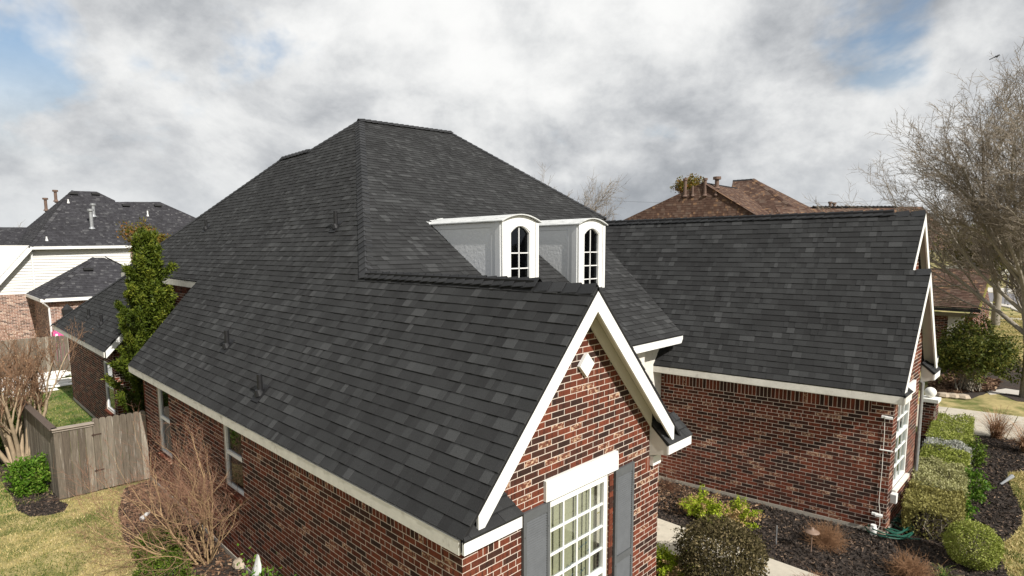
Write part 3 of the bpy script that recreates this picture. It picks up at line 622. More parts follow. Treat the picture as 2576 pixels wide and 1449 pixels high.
# cornice returns
def creturn(x0, x1, wallz, front, org, U, Nn, side_left, ov, m='white', xw=None, seed=0):
    """little shingled shelf at the foot of a rake: from wall height wallz down to the front edge"""
    o = lambda x, y, z: org+U*x+Nn*y+np.array([0, 0, z])
    zf = 2.895
    b = MB(); b.prism([o(x0, front, zf-.02), o(x0, front, zf-.145), o(x1, front, zf-.145), o(x1, front, zf-.02)], -Nn*.03); b.build('return_fascia', M[m], house)
    b = MB()
    if xw is None: b.prism([o(x0+.005, ov, wallz-.03), o(x0+.005, front-.03, zf-.03), o(x0+.005, front-.03, zf-.145), o(x0+.005, ov, zf-.23)], U*.02)
    b.prism([o(x1-.005, ov, wallz-.03), o(x1-.005, front-.03, zf-.03), o(x1-.005, front-.03, zf-.145), o(x1-.005, ov, zf-.23)], -U*.02)
    b.prism([o(x0+.03, ov, zf-.16), o(x0+.03, front-.03, zf-.15), o(x1-.03, front-.03, zf-.15), o(x1-.03, ov, zf-.16)], (0, 0, -.015)); b.build('return_box', M['soffit'], house)
    n = np.cross(U, o(0, ov, wallz)-o(0, front, zf)); n = n if n[2] > 0 else -n
    shingles(house, 'return_roof', o(x0, front+.012, zf), n, [[o(x0-.01, front+.012, zf), o(x1+.01, front+.012, zf), o(x1+.01, ov-.002, wallz), o(x0-.01 if xw is None else xw, ov-.002, wallz)]], seed=seed, rank=False, wscale=.8)
orgF = np.array([0, .29, 0.])
creturn(.0, .80, 3.06, .31, orgF, X_, mY, True, 0., seed=41, xw=.17)
creturn(3.80, 4.46, 3.17, .31, orgF, X_, mY, True, 0., seed=42)
creturn(2.80, 3.45, 3.10, .25, RQ(0, WN, 0), X_, mY, True, 0., seed=43)
creturn(4.7, 5.27, 3.10, .20, RQ(0, WM_, 0), X_, mY, True, 0., seed=44)
creturn(.0, .55, 3.10, .24, RQ(0, WN, 0), X_, mY, True, 0., seed=45, m='trim', xw=.17)
b = MB(); b.box((3.93, .26, 2.585), (.11, .028, .07)); b.build('return_bracket', M['white'], house)

# window builder: sub-parts frame, muntin, pane, sash_rail
def window(name, org, U, x0, z0, x1, z1, nx, ny, Nn, recess=.06, bar=.022, frame=.06, meet=None, gl='glass', fm_='white', back='shadeinside', panes=True):
    o = lambda x, z, y=0.: np.array(org, float)+np.array(U, float)*x+np.array(Nn, float)*y+np.array([0, 0, z])
    U = np.array(U, float); Nn = np.array(Nn, float); Zv = (0, 0, 1)
    w = MB(); Y0 = -recess
    for (a, c, e_, f) in ((x0, z0, x0+frame, z1), (x1-frame, z0, x1, z1), (x0+frame, z1-frame, x1-frame, z1), (x0+frame, z0, x1-frame, z0+frame)):
        w.box(o((a+e_)/2, (c+f)/2, Y0), ((e_-a)/2, .03, (f-c)/2), (U, Nn, Zv))
    wnd = w.build(name, M[fm_], house)
    gx0, gx1, gz0, gz1 = x0+frame, x1-frame, z0+frame, z1-frame
    zs = [gz0+(gz1-gz0)*k/ny for k in range(ny+1)]; xs = [gx0+(gx1-gx0)*k/nx for k in range(nx+1)]
    for k in range(1, nx):
        m_ = MB(); m_.box(o(xs[k], (gz0+gz1)/2, Y0), (bar/2, .012, (gz1-gz0)/2), (U, Nn, Zv)); m_.build('muntin', M[fm_], wnd)
    for k in range(1, ny):
        m_ = MB(); wd = .035 if meet == k else bar/2; m_.box(o((gx0+gx1)/2, zs[k], Y0+.003), ((gx1-gx0)/2, .015 if meet != k else .022, wd), (U, Nn, Zv)); m_.build('sash_rail' if meet == k else 'muntin', M[fm_], wnd)
    for i in range(nx):
        for j in range(ny):
            m_ = MB(); m_.box(o((xs[i]+xs[i+1])/2, (zs[j]+zs[j+1])/2, Y0-.004), ((xs[i+1]-xs[i])/2-bar/2, .002, (zs[j+1]-zs[j])/2-bar/2), (U, Nn, Zv)); m_.build('pane', M[gl], wnd)
    m_ = MB(); m_.box(o((x0+x1)/2, (z0+z1)/2, -recess-.35), ((x1-x0)/2+.1, .01, (z1-z0)/2), (U, Nn, Zv)); m_.build('dark_interior', M[back], wnd)
    return wnd
w = window('gable_window', (0, .29, 0), X_, WINX0, WINZ0, WINX1, WINZ1, 4, 7, mY, recess=.05, frame=.075, meet=3, bar=.024)
b = MB()
for k in range(int((WINZ1-WINZ0-.1)/.024)): b.box((2.12, .40, WINZ0+.06+k*.024), (.50, .0145, .001), ((1, 0, 0), (0, .38, .92), (0, -.92, .38)))
b.build('blind', M['blind'], w)
b = MB()
for X in (1.78, 1.98, 2.18, 2.36): b.beam((X, .385, WINZ0), (X, .385, WINZ1), .012, .004, (0, 1, 0))
b.build('blind_cord', M['blindcord'], w)
b = MB()
for k in range(7): b.tube([(2.50+k*.035, .42+.01*(k % 2), WINZ0), (2.50+k*.035, .42+.01*(k % 2), WINZ1)], .016, 6, tint=k/7)
b.build('drape', M['drape'], w)
b = MB(); rg = random.Random(5)      # illegible marker writing on the glass
for (xa, xb, zc, amp) in ((1.70, 1.86, 1.62, .016), (1.92, 2.10, 1.66, .02), (2.20, 2.40, 1.82, .016), (2.22, 2.38, 1.62, .022), (1.95, 2.12, 1.50, .018), (1.68, 1.88, 1.46, .014), (2.24, 2.36, 1.50, .02), (2.24, 2.38, 1.35, .03), (2.40, 2.47, 1.74, .012)):
    n = 16; b.tube([(xa+(xb-xa)*i/n+rg.uniform(-.006, .006), .333, zc+rg.uniform(-amp, amp)+.25*(xb-xa)*i/n) for i in range(n+1)], .0028, 4)
b.build('marker_writing', M['ink'], w)
# brick reveal right of the window
b = MB(); rg = random.Random(3)
for k in range(3, 33):
    b.box((2.842, .283, .1+(k+.5)*CH), (.038, .014, CH*.435), tint=rg.choice((.1, .2, .45, .55, .6, .7)))
b.build('jamb_bricks', M['brick'], house, kind='stuff')
b = MB(); zc = .29
b.prism([(1.49, .245, 2.715), (2.94, .245, 2.715), (2.94, .245, 2.965), (1.49, .245, 2.965)], (0, .05, 0))
b.add([(1.49, .245, 2.965), (2.94, .245, 2.965), (2.94, .245, 2.715), (1.49, .245, 2.715), (1.56, .205, 2.90), (2.90, .205, 2.90), (2.90, .205, 2.735), (1.56, .205, 2.735)], [[0, 3, 7, 4], [0, 4, 5, 1], [1, 5, 6, 2], [4, 7, 6, 5], [3, 2, 6, 7]])
b.build('lintel', M['white'], house)
# diamond block in the gable
b = MB(); c = np.array([2.245, .29, 4.22])
b.prism([c+(0, -.05, .15), c+(-.145, -.05, 0), c+(0, -.05, -.15), c+(.145, -.05, 0)], (0, .06, 0)); b.build('diamond_block', M['white'], house)
# shutters
def shutter(x0, x1, z0, z1):
    b = MB(); y = .265; w_ = .05
    for a, e_ in ((x0, x0+w_), (x1-w_, x1)): b.box(((a+e_)/2, y, (z0+z1)/2), ((e_-a)/2, .018, (z1-z0)/2))
    for zc, hh in ((z1-.055, .055), (z0+.055, .055), (1.42, .05)): b.box(((x0+x1)/2, y+.001, zc), ((x1-x0)/2-w_, .016, hh))
    b.box(((x0+x1)/2, y+.012, (z0+z1)/2), ((x1-x0)/2-w_, .003, (z1-z0)/2-.02))
    s = b.build('shutter', M['shutter'], house)
    lm = MB(); lm.box((0, 0, 0), ((x1-x0)/2-w_, .012, .0035), ((1, 0, 0), (0, .70, .71), (0, -.71, .70))); me = lm.mesh('louvre', M['shutter'])
    for za, zb in ((z0+.12, 1.36), (1.48, z1-.12)):
        n = int((zb-za)/.03)
        for k in range(n): link('louvre', me, s, Matrix.Translation(((x0+x1)/2, y-.004, za+(k+.5)*(zb-za)/n)))
    sm = MB(); sm.tube([(0, 0, 0), (0, -.008, 0)], .008, 6); me = sm.mesh('screw', M['shutter'])
    for x in (x0+w_/2, x1-w_/2):
        for z in (z1-.28, 1.35, z0+.2): link('screw', me, s, Matrix.Translation((x, y-.018, z)))
shutter(1.11, 1.565, .35, 2.70); shutter(2.91, 3.36, .35, 2.70)
# side-wall windows, sills
mX = np.array([-1., 0, 0]); mYv = np.array([0, -1., 0])
for i, (a, z0, e_, z1) in enumerate(HL):
    window('side_window', (.24, 12.1, 0), mYv, a, z0, e_, z1, 1, 2, mX, recess=.055, frame=.05, meet=1, gl='glassdark', fm_='white')
    me_s = MB(); me_s.box((0, 0, 0), (.045, .034, .03)); sme = {}
    for k in range(int((e_-a)/.075)+1):
        key = round(random.Random(k+i*9).choice((.45, .6, .9)), 2)
        if key not in sme:
            q = MB(); q.box((0, 0, 0), (.05, .034, .028), tint=key); sme[key] = q.mesh('sill_brick', M['brick'])
        link('sill_brick', sme[key], house, Matrix.Translation((.215, 12.1-a-.03-k*.075, z0-.03)) @ Matrix.Rotation(-.2, 4, 'Y'))
window('kitchen_window', (.4, 23.2, 0), mYv, 23.2-17.35, .75, 23.2-16.2, 2.3, 1, 2, mX, recess=.05, frame=.07, meet=1, gl='glassdark', fm_='white')
for k in range(14):
    q = MB(); q.box((0, 0, 0), (.05, .034, .028), tint=.6)
    if k == 0: qm = q.mesh('sill_brick', M['brick'])
    link('sill_brick', qm, house, Matrix.Translation((.38, 17.3-k*.08, .72)))
window('wing_window', RQ(0, WN, 0), X_, W2[0], W2[1], W2[2], W2[3], 3, 5, mY, recess=.04, frame=.07, meet=3, gl='glass', back='blind', fm_='white')
b = MB(); o_ = lambda p, y, z: RQ(p, WN, z)+mY*y
b.prism([o_(.66, .045, 2.6), o_(2.08, .045, 2.6), o_(2.08, .045, 2.85), o_(.66, .045, 2.85)], -mY*.05); b.build('lintel', M['white'], house)
b = MB(); b.prism([o_(.70, .07, .78), o_(1.94, .07, .78), o_(1.94, .07, .85), o_(.70, .07, .85)], -mY*.10); b.build('window_sill', M['trim'], house)
b = MB(); b.tube([o_(2.78, .05, 2.68), o_(2.78, .05, .15)], .035, 8); b.build('downspout', M['galv'], house)

# dormers
def dormer(X0, X1, Yf):
    zt = 6.16; cx = (X0+X1)/2; hw = (X1-X0)/2; rise = .14
    yb = lambda z: YH+(z-ZR)/SF
    d = link('dormer', None, house)
    arc = lambda x, zt=zt, r=rise, hw=hw: zt+r*(1-((x-cx)/hw)**2)
    for sgn, X in ((-1, X0), (1, X1)):
        zb = ZR+SF*(Yf-YH); T = .10
        b = MB(); xx = X-.0*sgn; P = [(xx, Yf+.06, zb-.02), (xx, Yf+.06, zt), (xx, yb(zt)+.05, zt), (xx, Yf+.06, zb-.02)][:3]
        b.prism(P if sgn < 0 else P[::-1], (-sgn*.05, 0, 0)); b.build('cheek', M['stucco'], d)
        b = MB(); s_ = X+sgn*.012
        b.box((s_, Yf+.10, (zb+zt)/2), (.015, .07, (zt-zb)/2+.0)); b.box((s_-sgn*.006, Yf+.23, (zb+.14+zt)/2), (.012, .06, (zt-zb-.14)/2))
        b.prism([(s_, Yf+.17, zt), (s_, Yf+.17, zt-.10), (s_, yb(zt-.10)-.02, zt-.10), (s_, yb(zt), zt)], (-sgn*.02, 0, 0)); b.build('cheek_trim', M['stuccotrim'], d)
    # front face ring with arched opening
    wx0, wx1 = cx-.27, cx+.27; wz0, wz1 = 4.62, 5.95; zb = 4.5; n = 14
    outer = [(X0-.01, zb), (X0-.01, zt)]+[(X0-.01+(2*hw+.02)*k/n, arc(X0+(2*hw)*k/n)) for k in range(1, n)]+[(X1+.01, zt), (X1+.01, zb)]
    inner = [(wx0, wz0), (wx0, wz1)]+[(wx0+(wx1-wx0)*k/n, wz1+.13*(1-(2*k/n-1)**2)) for k in range(1, n)]+[(wx1, wz1), (wx1, wz0)]
    b = MB(); m_ = len(outer); vs = [(x, Yf, z) for x, z in outer]+[(x, Yf, z) for x, z in inner]+[(x, Yf+.07, z) for x, z in inner]+[(x, Yf+.07, z) for x, z in outer]
    b.add(vs, [[i, m_+i, m_+(i+1) % m_, (i+1) % m_] for i in range(m_)]+[[m_+i, 2*m_+i, 2*m_+(i+1) % m_, m_+(i+1) % m_] for i in range(m_)]+[[i, (i+1) % m_, 3*m_+(i+1) % m_, 3*m_+i] for i in range(m_)])
    b.build('face_board', M['white'], d)
    # inner moulding, corner pilasters
    b = MB()
    for xa in (X0+.035, X1-.035): b = MB(); b.box((xa, Yf-.012, (zb+zt)/2), (.045, .012, (zt-zb)/2)); b.build('pilaster', M['white'], d)
    b = MB(); pts = [(wx0-.03, Yf-.004, wz0)]+[(wx0-.03+(wx1-wx0+.06)*k/n, Yf-.004, wz1+.02+.13*(1-(2*k/n-1)**2)) for k in range(n+1)]+[(wx1+.03, Yf-.004, wz0)]
    b.tube(pts, .014, 6); b.build('arch_moulding', M['white'], d)
    for (xa, za, xb, zb_) in ((cx, wz0, cx, wz1+.125),)+tuple((wx0, wz, wx1, wz) for wz in (4.93, 5.24, 5.55, 5.82)[:3]+(5.80,)[:0]):
        b = MB(); b.beam((xa, Yf+.045, za), (xb, Yf+.045, zb_), .022, .022, (0, 1, 0)); b.build('muntin', M['white'], d)
    zs = [wz0, 4.93, 5.24, 5.55, 6.06]
    for i in range(2):
        for j in range(4):
            xa, xb = ((wx0, cx-.011), (cx+.011, wx1))[i]
            b = MB()
            if j < 3: b.box(((xa+xb)/2, Yf+.055, (zs[j]+zs[j+1])/2), ((xb-xa)/2, .003, (zs[j+1]-zs[j])/2-.011))
            else:
                ks = range(0, 8) if i == 0 else range(7, 15)
                P = [(xb, zs[3]+.011), (xa, zs[3]+.011)]+[(min(max(wx0+(wx1-wx0)*k/n, xa), xb), wz1+.13*(1-(2*k/n-1)**2)) for k in ks]
                b.prism([(x, Yf+.052, z) for x, z in P][::-1], (0, .006, 0))
            b.build('pane', M['glassdark'], d)
    b = MB(); b.box((cx, Yf+.5, 5.3), (hw-.1, .02, .9)); b.build('dark_interior', M['shadeinside'], d)
    # barrel roof
    b = MB(); n = 16; ring = []
    for k in range(n+1):
        x = X0-.055+(2*hw+.11)*k/n; z = zt+.0+rise*(1-((x-cx)/(hw+.055))**2)+.028
        ring.append((x, z))
    vs = [(x, Yf-.07, z) for x, z in ring]+[(x, yb(z)+.10, z) for x, z in ring]+[(x, Yf-.07, z-.022) for x, z in ring]+[(x, yb(z)+.10, z-.022) for x, z in ring]; m_ = n+1
    fs = []
    for k in range(n): fs += [[k, k+1, m_+k+1, m_+k], [2*m_+k, 3*m_+k, 3*m_+k+1, 2*m_+k+1], [k, 2*m_+k, 2*m_+k+1, k+1], [m_+k, m_+k+1, 3*m_+k+1, 3*m_+k]]
    fs += [[0, m_, 3*m_, 2*m_], [n, 2*m_+n, 3*m_+n, m_+n]]
    b.add(vs, fs); b.build('barrel_roof', M['whitemetal'], d)
    b = MB(); b.tube([(X0-.03, yb(zt)+.02, zt+.05), (X0-.04, yb(zt)+.16, zt+.07), (cx, yb(zt)+.25, zt+.16)], .03, 6); b.build('flashing', M['whitemetal'], d)
dormer(4.70, 5.75, 4.16); dormer(7.13, 8.12, 4.16)

# plumbing vents
def vent(P, h, n, m='pipe', r=.043):
    n = np.array(n, float)/np.linalg.norm(n); P = np.array(P, float); b = MB()
    b.tube([P-(0, 0, .05), P+(0, 0, h)], r, 12); b.tube([P+n*.012, P+n*.05+(0, 0, .06)], [r*2.1, r*1.1], 12)
    v = b.build('vent_pipe', M[m], house)
    U, V, Nn = frame_of(n, P); b = MB(); b.box(P+n*.021+V*.02, (.13, .16, .004), (U, V, Nn)); b.build('flashing', M[m], v)
for px, h in (((655, 993), .34), ((572, 874), .34), ((845, 574), .36), ((519, 577), .30), ((224, 800), .30), ((256, 816), .30)):
    vent(at(px[0], px[1], nL, HE), h, nL)

# ------------------------------------------------------------------ ground, beds, paving
def inpoly(P, poly):
    x, y = P[:, 0], P[:, 1]; ins = np.zeros(len(P), bool); n = len(poly)
    for i in range(n):
        x0, y0 = poly[i]; x1, y1 = poly[(i+1) % n]
        c = ((y0 > y) != (y1 > y)) & (x < (x1-x0)*(y-y0)/((y1-y0) if y1 != y0 else 1e-9)+x0); ins ^= c
    return ins
def GP(pts): return [tuple(atz(*p)[:2]) for p in pts]
def sheet(name, poly, z, m, depth=.3, kind='structure', wob=0., parent=None):
    """a ground sheet: top at z, sides down below ground"""
    if wob:
        q = []; rg = random.Random(len(poly))
        for i in range(len(poly)):
            a, c = np.array(poly[i]), np.array(poly[(i+1) % len(poly)]); L = np.linalg.norm(c-a); n = max(1, int(L/.3))
            if L > 12: n = 1
            for k in range(n): q.append(tuple(a+(c-a)*k/n+np.array([rg.uniform(-wob, wob), rg.uniform(-wob, wob)])*(k > 0)))
        poly = q
    b = MB(); b.prism([(x, y, z) for x, y in poly], (0, 0, -depth)); o = b.build(name, m, parent)
    if kind: o['kind'] = kind
    return o
sheet('ground', [(-700, -700), (900, -700), (900, 900), (-700, 900)], 0, M['lawn'], 1.)
BACKLAWN = [(-9, 12.2), (.4, 12.2), (.4, 23.3), (2.4, 23.3), (2.4, 29.6), (-9, 29.6)]
sheet('back_lawn', BACKLAWN, .004, M['lawn_green'])
BEDL = GP([(-120, 1090), (55, 1130), (112, 1170), (150, 1262), (172, 1270), (160, 1287), (120, 1297), (75, 1300), (45, 1285), (30, 1250), (0, 1205), (-120, 1150)])
sheet('mulch_bed', BEDL, .010, M['mulch'], wob=.03)
BEDW = [(.24, 12.0), (-.35, 11.9), (-.75, 10.6), (-.98, 9.2), (-1.02, 8.1), (-.93, 7.0), (-.95, 5.5), (-1.0, 3.5), (-1.0, 0), (-.8, -3), (.24, -3)]
sheet('mulch_bed', BEDW, .010, M['mulch'], wob=.03)
lawn_edge = GP([(2640, 1180), (2575, 1186), (2536, 1190), (2534, 1208), (2548, 1240), (2560, 1262), (2572, 1290), (2570, 1320), (2550, 1345), (2500, 1378), (2505, 1400), (2525, 1425), (2535, 1449), (2560, 1520)])
BEDF = [(4.1, 3.0), (9.0, 3.0), (9.6, .5), (15.5, .8)]+GP([(2345, 1083), (2432, 1095), (2640, 1112)])+lawn_edge+[(6.5, -6.5), (4.1, -5)]
sheet('mulch_bed', BEDF, .010, M['mulch'], wob=.03)
sheet('mulch_bed', GP([(2325, 1000), (2350, 935), (2400, 930), (2470, 905), (2560, 905), (2640, 930), (2640, 1015), (2560, 1010), (2500, 985), (2440, 1005), (2380, 1000)]), .008, M['mulch'], wob=.05)
def slab(name, poly, z, label=None, parent=None):
    return sheet(name, poly, z, M['concrete'], depth=.2, kind=None if parent else 'structure', parent=parent)
# front path of separate slabs with open joints
path = link('front_path', None); path['kind'] = 'structure'
ys = [3.0, 1.32, -.03, -1.38, -2.75, -4.1, -5.5]
for i in range(len(ys)-1): slab('paving_slab', [(5.35, ys[i]-.012), (7.07, ys[i]-.012), (7.07, ys[i+1]+.012), (5.35, ys[i+1]+.012)][::-1], .035, parent=path)
drv = link('concrete_walk', None); drv['kind'] = 'structure'
T0 = GP([(2250, 1012), (2385, 1027), (2560, 1049), (2900, 1092)]); T1 = GP([(2250, 1066), (2352, 1081), (2530, 1106), (2800, 1160)])
for i in range(3):
    a, c, d, e_ = [np.array(p) for p in (T0[i], T0[i+1], T1[i+1], T1[i])]; k = (c-a)/np.linalg.norm(c-a)*.012
    slab('paving_slab', [tuple(a+k), tuple(c-k), tuple(d-k), tuple(e_+k)][::-1], .03, parent=drv)
sheet('street', GP([(2300, 733), (2465, 735), (2572, 739), (3000, 752), (3000, 900), (2800, 858), (2572, 779), (2541, 767), (2465, 755), (2300, 752)]), .012, M['asphalt'])
sheet('pavement', GP([(2300, 722), (2465, 723), (2572, 726), (3000, 736), (3000, 751), (2572, 738), (2465, 734), (2300, 732)]), .016, M['kerb'])
sheet('kerb', GP([(2490, 762), (2541, 769), (2576, 783), (2800, 866), (2800, 878), (2572, 789), (2535, 774), (2490, 766)]), .10, M['kerb'])
sheet('pavement', GP([(2460, 796), (2506, 798), (2620, 803), (2620, 807), (2506, 802), (2460, 800)]), .012, M['kerb'])
sheet('pavement', GP([(2480, 985), (2530, 978), (2700, 1003), (2700, 1014), (2530, 990), (2490, 993)]), .014, M['kerb'])

def patch(x, y):
    return .5+.25*np.sin(x*1.9+1.3*np.sin(y*1.1))+.25*np.sin(y*2.3+1.7*np.sin(x*.9+2)+.5)
def scatter(poly, n, seed, avoid=()):
    rg = np.random.default_rng(seed); p = np.array(poly); lo, hi = p.min(0), p.max(0); out = np.zeros((0, 2))
    for _ in range(60):
        q = lo+(hi-lo)*rg.random((n*2, 2)); k = inpoly(q, poly)
        for a in avoid: k &= ~inpoly(q, a)
        out = np.vstack([out, q[k]])
        if len(out) >= n: break
    return out[:n]
def grass(name, label, poly, n, h, m, seed, wid=.0065, z=.0, avoid=(), green=0.):
    rg = np.random.default_rng(seed+100); P = scatter(poly, n, seed, avoid); n = len(P)
    a = rg.random(n)*2*np.pi; hh = h*(.5+rg.random(n)); lean = hh*rg.uniform(.1, 1.1, n); d = rg.random(n)*2*np.pi
    w = wid*(.6+.8*rg.random(n)); base = np.c_[P, np.full(n, z)]
    s = np.c_[np.cos(a)*w, np.sin(a)*w, np.zeros(n)]; t = np.c_[np.cos(d)*lean, np.sin(d)*lean, hh*.75]
    V = np.empty((n, 3, 3)); V[:, 0] = base-s; V[:, 1] = base+s; V[:, 2] = base+t
    pt = patch(P[:, 0], P[:, 1])+.45*patch(P[:, 0]*3.7+5, P[:, 1]*3.1)-.22
    tint = np.clip(.66-.46*(pt > .72)*(rg.random(n) < .75)+rg.normal(0, .2, n)-green, 0, 1)
    o = link(name, fmesh(name, V.reshape(-1, 3), np.arange(3*n).reshape(n, 3), tint, m)); o['kind'] = 'stuff'; o['label'] = label; return o
LAWNL = [(-9, 4.0), (-.85, 4.0), (-.8, 8), (-.5, 12.05), (-1.55, 12.1), (-2.4, 16), (-9, 24)]
grass('grass', 'straw coloured winter lawn with green patches beside the board fence', LAWNL, 190000, .042, M['straw'], 1, avoid=(BEDL, BEDW))
grass('grass', 'green and straw back lawn between the board fence and the white boards', [(-5, 12.4), (.34, 12.4), (.34, 23.3), (2, 23.4), (2, 29), (-5, 29)], 50000, .06, M['green_grass'], 2, wid=.011)
LR = GP([(2900, 1150)])+lawn_edge+GP([(2900, 1600)])
grass('grass', 'straw lawn with a green rim curving round the dark mulch bed', LR, 40000, .05, M['straw'], 3, wid=.009)
grass('grass', 'straw lawn beyond the concrete walk under the trees', GP([(2365, 1022), (2600, 1053), (2700, 990), (2480, 880), (2440, 800), (2640, 790), (2900, 900), (2900, 1085), (2600, 1052)]), 40000, .07, M['straw'], 4, wid=.02)
def chips(name, label, poly, n, seed, size, m, avoid=(), z=.02):
    rg = np.random.default_rng(seed); P = scatter(poly, n, seed, avoid); n = len(P); s = size*(.4+rg.random(n)*1.1)
    u = rg.normal(size=(n, 3)); u[:, 2] *= .45; u /= np.linalg.norm(u, axis=1)[:, None]; v = np.cross(u, rg.normal(size=(n, 3))); v /= np.linalg.norm(v, axis=1)[:, None]
    c = np.c_[P, np.full(n, z)+rg.random(n)*size*.8]; V = np.empty((n, 4, 3)); uu = u*s[:, None]; vv = v*s[:, None]*.4
    V[:, 0] = c-uu-vv; V[:, 1] = c+uu-vv; V[:, 2] = c+uu+vv; V[:, 3] = c-uu+vv
    o = link(name, fmesh(name, V.reshape(-1, 3), np.arange(4*n).reshape(n, 4), rg.random(n)**1.6, m)); o['kind'] = 'stuff'; o['label'] = label; return o
PATHP = [(5.3, 3), (7.1, 3), (7.1, -5.5), (5.3, -5.5)]
chips('mulch_chips', 'dark bark mulch in the bed between the two house wings', BEDF, 60000, 5, .022, M['chips'], (PATHP,))
chips('mulch_chips', 'dark bark mulch in the bed at the board fence corner', BEDL, 9000, 6, .022, M['chips'])
chips('leaf_litter', 'brown leaf litter at the foot of the long side wall', BEDW, 9000, 7, .028, M['litter'])
chips('leaf_litter', 'brown leaf litter by the inner corner of the two wings', [(7.4, 3), (8.9, 3), (9.3, .6), (7.6, 1.0)], 2500, 8, .022, M['litter'], z=.03)
chips('leaf_litter', 'fallen leaves scattered over the mulch under the round shrub', GP([(2330, 995), (2340, 950), (2420, 940), (2520, 960), (2500, 985)]), 2500, 9, .06, M['litter'])

# ------------------------------------------------------------------ plants
def leaves(C, size, rg, flat=.0, up=.3, long=1.6):
    """one folded quad per centre -> verts (n*4), faces"""
    n = len(C); u = rg.normal(size=(n, 3)); u[:, 2] += up; u /= np.linalg.norm(u, axis=1)[:, None]
    v = np.cross(u, rg.normal(size=(n, 3))); v /= np.linalg.norm(v, axis=1)[:, None]; s = (size*(.6+.8*rg.random(n)))[:, None]
    V = np.empty((n, 4, 3)); V[:, 0] = C; V[:, 1] = C+u*s*long*.5+v*s*.42; V[:, 2] = C+u*s*long; V[:, 3] = C+u*s*long*.5-v*s*.42
    return V.reshape(-1, 3), np.arange(4*n).reshape(n, 4)
def tubes(paths, n=3):
    """many tapered tubes as one mesh; path = (pts, radii)"""
    VV = []; FF = []; base = 0; ang = np.arange(n)*2*np.pi/n; ca, sa = np.cos(ang), np.sin(ang); ring = np.arange(n); nxt = (ring+1) % n
    for pts, r in paths:
        P = np.asarray(pts, float); m = len(P); d = np.empty_like(P); d[1:-1] = P[2:]-P[:-2]; d[0] = P[1]-P[0]; d[-1] = P[-1]-P[-2]
        d /= np.linalg.norm(d, axis=1)[:, None]+1e-9
        ref = np.array([0, 0, 1.]) if abs(d[0, 2]) < .8 else np.array([1., 0, 0]); u = np.cross(d, ref); u /= np.linalg.norm(u, axis=1)[:, None]+1e-9; w = np.cross(d, u)
        R = np.asarray(r, float)[:, None, None]; V = P[:, None, :]+R*(u[:, None, :]*ca[None, :, None]+w[:, None, :]*sa[None, :, None])
        VV.append(V.reshape(-1, 3)); i = (np.arange(m-1)*n)[:, None]+base
        FF.append(np.stack([i+ring, i+nxt, i+n+nxt, i+n+ring], -1).reshape(-1, 4)); base += m*n
    return np.vstack(VV), np.vstack(FF)
def grow(p, d, L, r, depth, rg, spec, out):
    """recursive branching; out[depth] collects (pts, radii)"""
    n = spec['seg'][min(depth, len(spec['seg'])-1)]; p = np.array(p, float); d = np.array(d, float); d /= np.linalg.norm(d); pts = [p.copy()]; dirs = [d.copy()]
    wob = spec['wob']; up = spec['up'][min(depth, len(spec['up'])-1)]
    for i in range(n):
        d = d+rg.normal(size=3)*wob+np.array([0, 0, up]); d /= np.linalg.norm(d); p = p+d*L/n; pts.append(p.copy()); dirs.append(d.copy())
    taper = spec.get('taper', .35); radii = np.linspace(r, r*taper if depth < spec['levels'] else r*.3, n+1)
    out[depth].append((np.array(pts), radii))
    if depth >= spec['levels']: return
    kids = spec['kids'][depth]; lo = spec.get('lo', [.3]*9)[depth]
    for k in range(kids):
        t = lo+(1-lo)*(k+rg.random()*.8)/kids; t = min(t, .999); i = int(t*n); f = t*n-i; q = pts[i]*(1-f)+pts[i+1]*f; b = dirs[i]
        side = np.cross(b, rg.normal(size=3)); side /= np.linalg.norm(side)+1e-9; ang = math.radians(rg.uniform(*spec['ang'][depth]))
        nd = b*math.cos(ang)+side*math.sin(ang); bias = spec.get('bias')
        if bias is not None: nd = nd+np.array(bias)*spec.get('biask', .2)
        rr = np.interp(t, np.linspace(0, 1, n+1), radii)*spec['rk']
        grow(q, nd, L*spec['lk'][depth]*rg.uniform(.65, 1.15)*(1-.45*(t-lo)*spec.get('cone', 0)), max(rr, spec.get('rmin', .002)), depth+1, rg, spec, out)
def bare_tree(name, label, cat, base, spec, trunk_m, twig_m, seed, stems, group=None, split=1, nside=(7, 5, 4, 3, 3, 3), leafy=None):
    rg = np.random.default_rng(seed); out = [[] for _ in range(spec['levels']+1)]
    t = thing(name, label, cat, (base[0], base[1], base[2] if len(base) > 2 else 0), group)
    for (p, d, L, r) in stems: grow(p, d, L, r, 0, rg, spec, out)
    lo = [x for k in range(split+1) for x in out[k]]; hi = [x for k in range(split+1, len(out)) for x in out[k]]
    V, Fc = tubes(lo, nside[0]); o = link('trunk' if len(stems) < 2 else 'stems', fmesh('trunk', V, Fc, np.zeros(len(Fc)), trunk_m), t); o.data.shade_smooth()
    if hi: V, Fc = tubes(hi, 3); link('twigs', fmesh('twigs', V, Fc, np.zeros(len(Fc)), twig_m), t)
    if leafy:
        m, n, size, lv = leafy; tips = np.vstack([x[0][1:] for x in out[-1]]); C = tips[rg.integers(0, len(tips), n)]+rg.normal(size=(n, 3))*size*lv
        V, Fc = leaves(C, size, rg); link('leaves', fmesh('leaves', V, Fc, rg.random(n), m), t)
    return t, out
